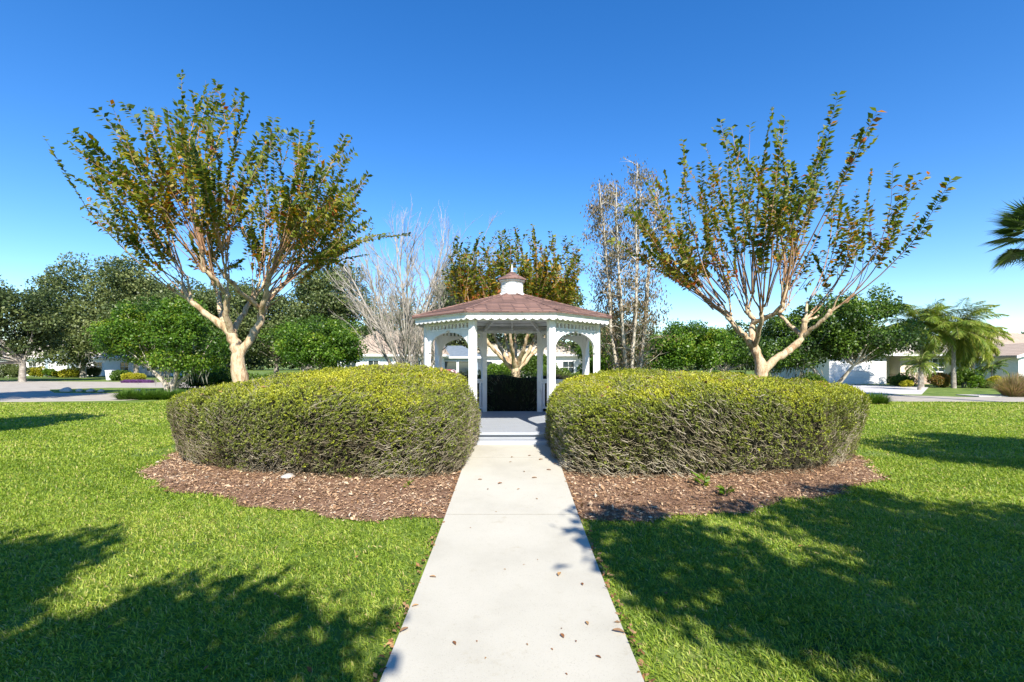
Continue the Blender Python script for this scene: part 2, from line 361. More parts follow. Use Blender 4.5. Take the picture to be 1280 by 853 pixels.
def garden_path():
    y1 = 7.78; ys = [-4.0, -1.6, 0.55, 4.85, 7.0, y1]; mb = MB()
    for a, b in zip(ys, ys[1:]):
        n = max(2, int((b - a) / 0.3)); a2, b2 = a + 0.006, b - 0.006
        g = [a2 + (b2 - a2) * i / n for i in range(n + 1)]
        top = [[Vector((s * PW, y, float(hz(0, y)) + 0.045)) for s in (-1, 1)] for y in g]
        T = [[mb.bm.verts.new(p) for p in r] for r in top]; B = [[mb.bm.verts.new(p - Vector((0, 0, 0.12))) for p in r] for r in top]
        for i in range(n):
            mb.bm.faces.new((T[i][0], T[i][1], T[i+1][1], T[i+1][0]))
            for k in (0, 1): mb.bm.faces.new((T[i][k], T[i+1][k], B[i+1][k], B[i][k]))
        for i in (0, n): mb.bm.faces.new((T[i][0], T[i][1], B[i][1], B[i][0]))
    jb = MB()
    for y in ys[1:-1]: jb.box(-PW + .004, PW - .004, y - 0.0055, y + 0.0055, float(hz(0, y)) - .03, float(hz(0, y)) + 0.0435)
    tag(jb.build('path_joints', M['joint']), kind='structure')
    o = mb.build('path', M['concrete']); tag(o, kind='structure')
garden_path()

def flat(name, pts, m, z, kind='structure'):
    """ground sheet from (px, py) corners read off the photograph at ground level"""
    mb = MB(); mb.face([Vector(((px - CX) / F * (EYE - z) * F / (py - HY), (EYE - z) * F / (py - HY), z)) for px, py in pts])
    return tag(mb.build(name, m), kind=kind)
def flatxy(name, pts, m, z0, z1, kind='structure'):
    mb = MB(); mb.prism(pts, z0, z1, axis='z'); return tag(mb.build(name, m), kind=kind)

# road on the left, drive and street on the right (metres)
flatxy('road', [(-90, 21.0), (-22, 21.6), (-18.3, 22.4), (-17.6, 24.2), (-19.5, 27.5), (-21.5, 33), (-24.5, 38), (-26, 44), (-36, 46), (-60, 50), (-90, 54)], M['asphalt'], -0.2, 0.012)
flatxy('side_road', [(-24.6, 38.2), (-14, 42.0), (0, 44), (20, 44), (20, 49), (0, 49), (-16, 48), (-26, 44.4)], M['asphalt'], -0.2, 0.010)
flatxy('street', [(14.5, 22.0), (20, 21.6), (70, 19.5), (70, 24.5), (23.6, 24.6), (20.5, 27)], M['asphalt'], -0.2, 0.014)
flatxy('driveway', [(14.2, 22.2), (20.2, 27.2), (23.4, 27.0), (31, 35.2), (28.4, 40.2), (25.8, 40.6), (20.6, 32)], M['drive'], -0.2, 0.020)
flatxy('road_island', [(-23.6, 28.0), (-27.5, 28.4), (-30.5, 31.2), (-28.5, 33.6), (-22.4, 33.4), (-21.0, 31.0)], M['lawn'], -0.1, 0.06)
def kerb(name, pts, w_=0.15, h=0.10):
    mb = MB()
    for a, b in zip(pts, pts[1:]):
        a = Vector((*a, 0)); b = Vector((*b, 0)); t = (b - a).normalized(); n_ = Vector((-t.y, t.x, 0)) * w_ / 2; a2 = a + t * 0.004; b2 = b - t * 0.004
        mb.prism([(a2 + n_)[:2], (b2 + n_)[:2], (b2 - n_)[:2], (a2 - n_)[:2]], -0.05, h, axis='z')
    return tag(mb.build(name, M['kerb']), kind='structure')
kerb('kerb', [(-24.6, 38.0), (-22.5, 38.9), (-14, 41.8), (0, 43.8), (20, 43.8)], 0.2, 0.06)

# ---------------------------------------------------------------- grass
def lawn_mask(x, y):
    ok = ~in_bed(x, y, 0.995)
    ok &= ~((np.abs(x) < PW + 0.03 + 0.03 * np.sin(y * 17) * np.sin(y * 5.3) + rng.uniform(-.03, .03, len(x))) & (y < 9))
    ok &= ~((y > 21.0 - 0.0) & (x < -16.5) & (y < 34)) & ~((x > 13.8) & (y > 19.5 + 0.04 * (70 - x)))
    return ok

def grass():
    Vs, Fs, vs, off = [], [], [], 0
    for y0, y1, dens, L0, W0, ext in [(1.6, 3.6, 10500, 0.035, 0.0058, 0), (3.6, 5.6, 7500, 0.035, 0.0075, 0.5), (5.6, 8.5, 3600, 0.042, 0.011, 1), (8.5, 13, 1500, 0.045, 0.019, 1), (13, 23, 520, 0.050, 0.034, 1)]:
        xm = min(1.12 * y1 + ext, 30); n = int(dens * 2 * xm * (y1 - y0))
        x = rng.uniform(-xm, xm, n); y = rng.uniform(y0, y1, n)
        k = (np.abs(x) < 1.12 * y + 0.6) & lawn_mask(x, y); x, y = x[k], y[k]
        # tufts: pull blades together and thin between
        P = np.stack([x, y, np.zeros_like(x)], -1); t = sn(P, 9, 11); k = rng.random(len(x)) < 0.75 + 0.3 * t; x, y = x[k], y[k]; n = len(x)
        if y0 > 8: k = rng.random(n) < np.where(np.abs(x) < 7, 0.35, 1); x, y = x[k], y[k]; n = len(x)
        a = rng.uniform(0, 2 * math.pi, n); lean = rng.uniform(0.25, 1.0, n)
        D_ = np.stack([np.cos(a) * lean, np.sin(a) * lean, np.ones(n) * 0.62], -1); D_ = nz(D_)
        L = L0 * rng.uniform(0.55, 1.35, n) ; z = hz(x, y)
        C = np.stack([x, y, z], -1); S_ = nz(np.stack([-np.sin(a), np.cos(a), rng.normal(0, .3, n)], -1)); W = (W0 * rng.uniform(0.7, 1.3, n))[:, None]
        V = np.empty((n, 4, 3)); mid = C + D_ * (L * 0.55)[:, None]; dr = D_.copy(); dr[:, 2] -= 0.55 * lean; dr = nz(dr)
        V[:, 0] = C - S_ * W * 0.4; V[:, 1] = C + S_ * W * 0.4
        V[:, 2] = mid + dr * (L * 0.5)[:, None] + S_ * W * 0.12; V[:, 3] = mid - S_ * W * 0.5 + dr * (L * 0.05)[:, None]
        Vs.append(V.reshape(-1, 3)); Fs.append(np.arange(n * 4).reshape(n, 4) + off); off += n * 4
        P = np.stack([x, y, z], -1)
        vs.append(np.clip(0.44 + 0.10 * sn(P, 0.7, 5) + 0.10 * sn(P, 3.5, 6) + rng.normal(0, 0.18, n) + 0.4 * (rng.random(n) < 0.06) + min(0.12, max(0, y0 - 5) * 0.012), 0, 1))
    tag(meshnp('grass', np.vstack(Vs), np.vstack(Fs), M['blade'], None, np.concatenate(vs)), 'short bright green lawn grass either side of the path', 'grass', kind='stuff')
grass()

# ---------------------------------------------------------------- hedges
def box_surface(n, r, dims=(1, 1, 1)):
    """random points on 5 faces (no bottom) of the box [-1,1]x[-1,1]x[0,1], area weighted for real half sizes dims"""
    A, B, H = dims; ar = np.array([4 * A * B, 2 * A * H, 2 * A * H, 2 * B * H, 2 * B * H]); f = r.choice(5, n, p=ar / ar.sum())
    u = r.uniform(-1, 1, n); v = r.uniform(-1, 1, n); h = r.uniform(0, 1, n); P = np.empty((n, 3))
    P[:, 0] = np.where(f == 3, 1, np.where(f == 4, -1, u)); P[:, 1] = np.where(f == 1, -1, np.where(f == 2, 1, v)); P[:, 2] = np.where(f == 0, 1, h)
    return P

def rnd_box(P, n=5.0):
    return P / (np.sum(np.abs(P) ** n, axis=1, keepdims=True)) ** (1 / n)

class Hedge:
    """rounded box bent along an arc of an ellipse about the gazebo"""
    def __init__(s, t0, t1, a, b, hw, H, dome, tilt=0.0, under=0.2, seed=1):
        s.t0, s.t1, s.a, s.b, s.hw, s.H, s.dome, s.tilt, s.under, s.seed = t0, t1, a, b, hw, H, dome, tilt, under, seed; s.pe = 1 if t1 < 0 else (-1 if t0 < 1 else 0)
    def map(s, Q, k=1.0):
        u, v, h = Q[:, 0], Q[:, 1], Q[:, 2]
        t = s.t0 + (s.t1 - s.t0) * (u * (1 - 0.06 * (1 - k)) * 0.5 + 0.5)
        cx, cy = s.a * np.sin(t), GC[1] - s.b * np.cos(t)
        nx, ny = s.b * np.sin(t), -s.a * np.cos(t); l = np.hypot(nx, ny); nx, ny = nx / l, ny / l      # outward
        ww = s.hw * k * (1 - s.under * np.clip(1 - h, 0, 1) ** 1.3)
        x = cx + nx * v * ww; y = cy + ny * v * ww
        top = s.H * (1 - s.dome * ((v + 0.75) / 1.75) ** 2) * (1 - s.tilt * u) * (1 - 0.08 * u ** 4) * (1 - 0.15 * np.clip((u * s.pe - 0.35) / 0.65, 0, 1) ** 1.6)
        z = hz(x, y) + h * top * (0.5 + 0.5 * k)
        return np.stack([x, y, z], -1)
    def surf(s, P, k=1.0):
        X = s.map(rnd_box(P, 8), k); d = 0.06 * sn(X, 1.7, s.seed) + 0.05 * sn(X, 4.2, s.seed + 1) + 0.02 * sn(X, 9, s.seed + 2)
        Q = rnd_box(P, 8); X2 = s.map(Q * 1.05, k); N = nz(X2 - X); return X + N * d[:, None], N, Q

def make_hedge(label, hd, n, parts=('front',), mat='hedge', twigs=6000, seed=1, bright=0.0, thin=1.0):
    r = np.random.default_rng(seed); cen = hd.map(np.array([[0, 0, 0.0]]))[0]
    root = thing('hedge', label, 'hedge', tuple(cen)); off = np.array(cen)
    # core
    g = []
    m_ = 26
    lin = np.linspace(-1, 1, m_); lh = np.linspace(0, 1, 10)
    V, Fs, o0 = [], [], 0
    def patch(P, a, b):
        nonlocal o0
        V.append(P); i = np.arange(a * b).reshape(a, b) + o0; Fs.append(np.stack([i[:-1, :-1], i[:-1, 1:], i[1:, 1:], i[1:, :-1]], -1).reshape(-1, 4)); o0 += a * b
    U, W_ = np.meshgrid(lin, lin, indexing='ij'); patch(np.stack([U, W_, np.ones_like(U)], -1).reshape(-1, 3), m_, m_)
    for s_ in (-1, 1):
        U, W_ = np.meshgrid(lin, lh, indexing='ij'); patch(np.stack([U, np.full_like(U, s_), W_], -1).reshape(-1, 3), m_, 10); patch(np.stack([np.full_like(U, s_), U, W_], -1).reshape(-1, 3), m_, 10)
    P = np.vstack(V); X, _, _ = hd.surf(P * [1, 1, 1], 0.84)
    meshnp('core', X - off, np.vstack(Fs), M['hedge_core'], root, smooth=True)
    # leaves
    dims = (abs(hd.t1 - hd.t0) * (hd.a + hd.b) / 4, hd.hw, hd.H)
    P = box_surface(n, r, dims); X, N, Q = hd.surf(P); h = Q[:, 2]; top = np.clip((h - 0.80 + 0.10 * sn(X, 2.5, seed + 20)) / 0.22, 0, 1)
    patchn = 0.5 + 0.5 * sn(X, 1.3, seed + 5) + 0.35 * sn(X, 4.5, seed + 6)
    hn = h + 0.16 * sn(X, 1.0, seed + 8)
    keep = r.random(n) < np.clip(0.30 + 0.9 * np.clip((hn - 0.30) / 0.45, 0, 1) * (0.35 + 0.65 * np.clip(patchn, 0, 1)) + top, 0.10, 1) * thin * (h > 0.10 + 0.07 * sn(X, 2.3, seed + 9))
    X, N, Q, h, top, patchn = [q[keep] for q in (X, N, Q, h, top, patchn)]; n = len(X)
    # leaves sit on short sprigs that stand out of the surface
    ns = 8; m = n // ns; X, N, top, patchn, h = X[:m], N[:m], top[:m], patchn[:m], h[:m]
    sd_ = nz(N * 0.75 + unit(m, r) * 0.65 + np.array([0, 0, 0.55])); sl_ = r.uniform(0.05, 0.13, m) * (1 + 0.5 * np.clip(sn(X, 3.0, seed + 30), -.8, 1))
    X = X - N * r.exponential(0.03, m)[:, None] - sd_ * sl_[:, None] * 0.6; tone = r.normal(0, 0.10, m)
    tt = (np.arange(ns) + 0.5) / ns; C = X[:, None] + sd_[:, None] * sl_[:, None, None] * tt[None, :, None]; n = m * ns
    s1 = nz(np.cross(sd_, [0.3, 0.2, 0.9])); s2 = np.cross(sd_, s1); ph = (np.arange(ns) * 2.3)[None] + r.uniform(0, 6.28, (m, 1))
    rad_ = s1[:, None] * np.cos(ph)[..., None] + s2[:, None] * np.sin(ph)[..., None]; D_ = (rad_ * 0.8 + sd_[:, None] * 0.75).reshape(n, 3); Nn = (sd_[:, None] * 0.9 - rad_ * 0.5).reshape(n, 3) + unit(n, r) * 0.4 + np.array([0, 0, .3])
    C = C.reshape(n, 3); C += unit(n, r) * 0.006; L = r.uniform(0.018, 0.036, n); X = C
    rr_ = lambda q: np.repeat(q, ns)
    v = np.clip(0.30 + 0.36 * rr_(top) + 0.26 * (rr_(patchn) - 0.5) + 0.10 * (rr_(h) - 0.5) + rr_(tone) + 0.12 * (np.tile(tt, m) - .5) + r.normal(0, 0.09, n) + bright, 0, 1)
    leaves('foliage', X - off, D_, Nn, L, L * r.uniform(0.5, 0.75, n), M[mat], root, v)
    # twigs
    P = box_surface(twigs * 2, r, dims); X, N, Q = hd.surf(P); h = Q[:, 2] + 0.3 * sn(X, 1.0, seed + 12); k = r.random(len(X)) < np.clip(1.35 - 1.15 * h, 0.10, 1); X, N = X[k][:twigs], N[k][:twigs]; n = len(X)
    side = nz(np.cross(N, [0, 0, 1.0]) + 1e-6) * (r.normal(0, 0.8, n) + 0.9 * sn(X, 2.2, seed + 17))[:, None]; dr = nz(N * r.uniform(.3, 1.0, n)[:, None] + side * 0.6 + np.array([0, 0, 1]) * (r.uniform(-0.25, 0.6, n) + 0.35 * sn(X, 1.9, seed + 18))[:, None]); L = r.uniform(0.06, 0.18, n)[:, None]
    Pp = np.stack([X - dr * L * 0.75, X - dr * L * 0.3 + unit(n, r) * 0.02, X + dr * L * 0.12 + unit(n, r) * 0.03 + np.array([0, 0, 0.02])], 1)
    rr = np.stack([np.full(n, 0.0036), np.full(n, 0.0027), np.full(n, 0.0015)], 1) * r.uniform(0.6, 1.3, n)[:, None]
    V_, F_ = tubes(Pp, rr, 3); meshnp('twigs', V_ - off, F_, M['twig_v'], root, np.repeat(np.clip(.45 + .35 * sn(X, 1.6, seed + 15) + r.normal(0, .25, n), 0, 1), 6), smooth=True)
    # stems at the base
    tb = TB()
    for i in range(90):
        u, v_ = r.uniform(-0.9, 0.9), r.uniform(-0.9, 0.9); a = hd.map(np.array([[u * .95, v_ * 0.5, 0]]))[0]; b = hd.map(np.array([[u, v_ * 0.95, 0.45]]))[0]
        tb.add([a - off - [0, 0, .03], (a * .55 + b * .45) + r.normal(0, .03, 3) - off, b - off], [0.016, 0.012, 0.006])
    tag(tb.build('stems', M['twig'], root, 5), kind='stuff')
    return root

# t measured from the front, positive to the right
HL = Hedge(-1.66, -0.115, 5.1, 2.6, 1.40, 1.34, 0.17, tilt=-0.09, under=0.22, seed=3)
HR = Hedge(0.115, 1.70, 5.35, 2.6, 1.40, 1.32, 0.07, tilt=0.03, under=0.22, seed=14)
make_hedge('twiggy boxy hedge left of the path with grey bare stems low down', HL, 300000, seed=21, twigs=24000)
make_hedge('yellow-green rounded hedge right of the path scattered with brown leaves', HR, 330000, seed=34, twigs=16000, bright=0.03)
HB = Hedge(math.pi - 1.25, math.pi + 1.25, 4.9, 3.1, 0.60, 1.22, 0.15, seed=40)
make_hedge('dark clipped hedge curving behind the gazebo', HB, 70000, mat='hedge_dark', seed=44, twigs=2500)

def litter_on(hd, n, label, seed, lo, hi):
    r = np.random.default_rng(seed); P = np.stack([r.uniform(-0.95, 0.95, n), r.uniform(-0.9, 0.9, n), np.ones(n)], -1)
    k = r.random(n) < np.interp(P[:, 0], [-1, 1], [lo, hi]) * (0.5 + 0.5 * sn(P * 3, 1, seed)); P = P[k]
    X, N, Q = hd.surf(P); n = len(X); D_ = unit(n, r); D_[:, 2] *= 0.4
    L = r.uniform(0.05, 0.10, n); tag(leaves('fallen_leaves', X + np.array([0, 0, 0.02]), D_, unit(n, r) * 0.4 + [0, 0, 1], L, L * 0.5, M['litter'], None, None, 0.2), label, 'fallen leaves', kind='stuff')
litter_on(HR, 900, 'brown crape myrtle leaves caught on top of the right hedge', 3, 0.15, 1.0)
litter_on(HL, 260, 'few tan dead leaves lying on the left hedge', 4, 0.2, 0.5)

# ---------------------------------------------------------------- gazebo
DZ = 0.557                                           # deck level
def gazebo():
    root = thing('gazebo', 'white octagonal timber gazebo with brown shingle roof and small cupola', 'gazebo', (0, GC[1], 0))
    sp, se = 1.35, 1.52
    def ring(s): a = s * 1.2071; h = s / 2; return [(-h, -a), (h, -a), (a, -h), (a, h), (h, a), (-h, a), (-a, h), (-a, -h)]
    deck = ring(1.50)
    mb = MB(); mb.prism(deck, DZ - 0.045, DZ, axis='z'); mb.build('deck', M['deck'], root, 0.006)
    mb = MB(); mb.prism(ring(1.46), 0.1, DZ - 0.047, axis='z'); mb.build('deck_skirt', M['deck'], root)
    # front step board
    mb = MB(); mb.box(-0.74, 0.74, -2.02, -1.813, 0.30, 0.452); mb.build('step', M['deck'], root, 0.008)
    ps = ring(sp); EZ = 2.60; pw = 0.058
    post_angle = [math.atan2(p[1], p[0]) for p in ps]
    for p, a in zip(ps, post_angle):
        Mx = Matrix.Translation((p[0], p[1], 0)) @ Matrix.Rotation(a, 4, 'Z')
        mb = MB(); mb.box(-pw, pw, -pw, pw, DZ + 0.001, EZ - 0.11, Mx); o = mb.build('post', M['white'], root, 0.01)
    for i in range(8):
        p, q = Vector((*ps[i], 0)), Vector((*ps[(i+1) % 8], 0)); mid = (p + q) / 2; ang = math.atan2(q.y - p.y, q.x - p.x)
        Mx = Matrix.Translation(mid) @ Matrix.Rotation(ang, 4, 'Z'); half = (q - p).length / 2 - pw * 0.98
        # header beam under the roof
        mb = MB(); mb.box(-half, half, -0.045, 0.045, EZ - 0.142, EZ - 0.10, Mx); mb.build('header', M['white'], root, 0.004)
        if i in (0, 4):
            continue
        # frieze of small square openings: top rail, bottom rail, short spindles
        fz = MB(); z0, z1 = EZ - 0.285, EZ - 0.145
        fz.box(-half, half, -0.022, 0.022, z0, z0 + 0.03, Mx); fz.box(-half, half, -0.022, 0.022, z1 - 0.025, z1, Mx)
        x = -half + 0.03; k = 0
        while x < half - 0.02: fz.box(x, x + 0.04, -0.015, 0.015, z0 + 0.031, z1 - 0.026, Mx); x += 0.105
        fz.build('frieze', M['white'], root, 0.003)
        # arched brackets: quarter-round cut boards either side
        for sgn in (-1, 1):
            out = []; n = 12; bw = half * 0.92; bh = 0.36; zt = z0 - 0.002
            for k in range(n + 1):
                t = k / n * math.pi / 2; out.append((sgn * (half - bw * (1 - math.cos(t)) - 0.035 * (1 - t / 1.571)), zt - bh + (bh - 0.035) * math.sin(t)))
            outline = [(sgn * half, zt - bh - 0.06)] + [(sgn * (half - 0.035), zt - bh - 0.03)] + out + [(out[-1][0], zt), (sgn * half, zt)]
            br = MB(); br.prism(outline, -0.02, 0.02, Mx); br.build('arch_bracket', M['white'], root)
        # railing
        rl = MB(); rl.box(-half, half, -0.045, 0.045, DZ + 0.76, DZ + 0.80, Mx); rl.box(-half, half, -0.022, 0.022, DZ + 0.70, DZ + 0.757, Mx); rl.box(-half, half, -0.022, 0.022, DZ + 0.09, DZ + 0.14, Mx)
        nb = 9
        for k in range(nb): x = -half + (k + 0.5) * 2 * half / nb; rl.box(x - 0.018, x + 0.018, -0.018, 0.018, DZ + 0.141, DZ + 0.699, Mx)
        rl.build('railing', M['white'], root, 0.003)
    es = ring(se)
    # fascia boards with scalloped lower edge, one per side
    for i in range(8):
        p, q = Vector((*es[i], 0)), Vector((*es[(i+1) % 8], 0)); mid = (p + q) / 2; ang = math.atan2(q.y - p.y, q.x - p.x); Mx = Matrix.Translation(mid) @ Matrix.Rotation(ang, 4, 'Z'); half = (q - p).length / 2
        nsc = 11; out = [(-half, EZ - 0.01), (-half, EZ - 0.115)]
        for k in range(nsc):
            for j in range(1, 7):
                t = (k + j / 6) / nsc; out.append((-half + 2 * half * t, EZ - 0.115 - 0.032 * math.sin(math.pi * j / 6)))
        out.append((half, EZ - 0.01)); fa = MB(); fa.prism(out, -0.012, 0.012, Mx); fa.build('scalloped_fascia', M['white'], root)
        tr = MB(); tr.box(-half - 0.012, half + 0.012, -0.045, -0.014, EZ - 0.048, EZ + 0.004, Mx); tr.build('eave_trim', M['white'], root, 0.004)
    # roof: eight shingle slopes, thin slab; white boarded ceiling under it
    APZ, rt = 3.13, 0.17
    eo = ring(se * 1.035); ti = ring(rt)
    mb = MB()
    for i in range(8):
        a, b = eo[i], eo[(i+1) % 8]; c, d = ti[(i+1) % 8], ti[i]
        mb.prism([(0, 0)], 0, 0) if False else None
        A, B, C_, D_ = Vector((*a, EZ)), Vector((*b, EZ)), Vector((*c, APZ)), Vector((*d, APZ)); dn = Vector((0, 0, -0.03))
        vs = [mb.bm.verts.new(v) for v in (A, B, C_, D_, A + dn, B + dn, C_ + dn, D_ + dn)]
        for f in [(0,1,2,3),(7,6,5,4),(0,4,5,1)]: mb.bm.faces.new([vs[k] for k in f])
    bmesh.ops.remove_doubles(mb.bm, verts=mb.bm.verts, dist=0.001)
    mb.build('roof', M['shingle'], root)
    hip = MB()
    for i in range(8): hip.tube([Vector((*eo[i], EZ + 0.004)), Vector((*ti[i], APZ + 0.006))], [0.028, 0.022], 6)
    hip.build('roof_hips', M['shingle'], root)
    # course edges of the shingles, a real small step for every row
    cr = MB()
    for k in range(1, 13):
        t = k / 13; R0 = [Vector((*eo[i], EZ)).lerp(Vector((*ti[i], APZ)), t) for i in range(8)]
        R1 = [Vector((*eo[i], EZ)).lerp(Vector((*ti[i], APZ)), t + 0.07) for i in range(8)]
        for i in range(8):
            j = (i+1) % 8; cr.face([R0[i] + Vector((0,0,0.012)), R0[j] + Vector((0,0,0.012)), R1[j] + Vector((0,0,0.003)), R1[i] + Vector((0,0,0.003))]); cr.face([R0[i] + Vector((0,0,0.001)), R0[j] + Vector((0,0,0.001)), R0[j] + Vector((0,0,0.012)), R0[i] + Vector((0,0,0.012))])
    cr.build('shingle_courses', M['shingle'], root)
    ci = ring(se * 0.985); cl = MB(); nb = 8
    for i in range(8):
        for k in range(nb):
            def L_(c, t): e = Vector((*ci[c % 8], EZ - 0.055)); p = Vector((ti[c % 8][0], ti[c % 8][1], APZ - 0.055)); return e.lerp(p, t)
            t0, t1 = k / nb, (k + 1) / nb - 0.015; dz = Vector((0, 0, 0.004 * (k % 2)))
            cl.face([L_(i, t0) + dz, L_(i + 1, t0) + dz, L_(i + 1, t1) + dz, L_(i, t1) + dz])
    cl.build('ceiling', M['white'], root)
    for i in range(8):
        for frac in (0, 1):
            if frac == 0: a = Vector((*ps[i], EZ - 0.10)) * 1.0; b = Vector((ti[i][0], ti[i][1], APZ - 0.13))
            else:
                j = (i+1) % 8; a = Vector(((ps[i][0] + ps[j][0]) / 2, (ps[i][1] + ps[j][1]) / 2, EZ - 0.11)); b = Vector(((ti[i][0] + ti[j][0]) / 2, (ti[i][1] + ti[j][1]) / 2, APZ - 0.13))
            t = (b - a).normalized(); s_ = t.cross(Vector((0, 0, 1))).normalized() * 0.02; u = Vector((0, 0, 0.04)); rf = MB()
            A = [a + s_ - u, a - s_ - u, a - s_ + u, a + s_ + u]; B = [p + (b - a) for p in A]
            va = [rf.bm.verts.new(p) for p in A]; vb = [rf.bm.verts.new(p) for p in B]; rf.bm.faces.new(va); rf.bm.faces.new(vb[::-1])
            for k in range(4): rf.bm.faces.new((va[k], vb[k], vb[(k+1) % 4], va[(k+1) % 4]))
            rf.build('rafter', M['white'], root)
    # cupola
    cu = MB(); cu.prism(ring(0.175), APZ - 0.02, APZ + 0.30, axis='z'); cu_o = cu.build('cupola', M['white'], root, 0.004)
    b_ = MB(); b_.prism(ring(0.205), APZ - 0.03, APZ + 0.035, axis='z'); b_.build('base_trim', M['white'], cu_o, 0.004)
    b_ = MB(); b_.prism(ring(0.215), APZ + 0.27, APZ + 0.298, axis='z'); b_.build('eave_trim', M['white'], cu_o, 0.004)
    lv = MB()
    for i in range(8):
        p, q = Vector((*ring(0.175)[i], 0)), Vector((*ring(0.175)[(i+1) % 8], 0)); Mx = Matrix.Translation((p + q) / 2) @ Matrix.Rotation(math.atan2(q.y - p.y, q.x - p.x), 4, 'Z')
        for k in range(6): lv.box(-0.06, 0.06, -0.014, -0.002, APZ + 0.065 + k * 0.032, APZ + 0.065 + k * 0.032 + 0.02, Mx)
    lv.build('louvre', M['white'], cu_o)
    rb = MB(); o_ = ring(0.245); z0 = APZ + 0.30
    prof = [(1.0, z0), (0.93, z0 + 0.03), (0.5, z0 + 0.10), (0.1, z0 + 0.185)]
    for (s0, za), (s1, zb) in zip(prof, prof[1:]):
        for i in range(8):
            j = (i+1) % 8; rb.face([(o_[i][0]*s0, o_[i][1]*s0, za), (o_[j][0]*s0, o_[j][1]*s0, za), (o_[j][0]*s1, o_[j][1]*s1, zb), (o_[i][0]*s1, o_[i][1]*s1, zb)])
    rb.face([(p[0], p[1], z0) for p in o_][::-1]); bmesh.ops.remove_doubles(rb.bm, verts=rb.bm.verts, dist=0.0005); rb.build('cupola_roof', M['shingle'], cu_o)
    fi = MB(); fi.tube([(0, 0, z0 + 0.17), (0, 0, z0 + 0.20), (0, 0, z0 + 0.215), (0, 0, z0 + 0.245), (0, 0, z0 + 0.265), (0, 0, z0 + 0.35)], [0.03, 0.03, 0.014, 0.03, 0.016, 0.003], 10); fi.build('finial', M['finial'], cu_o, smooth=True)
gazebo()

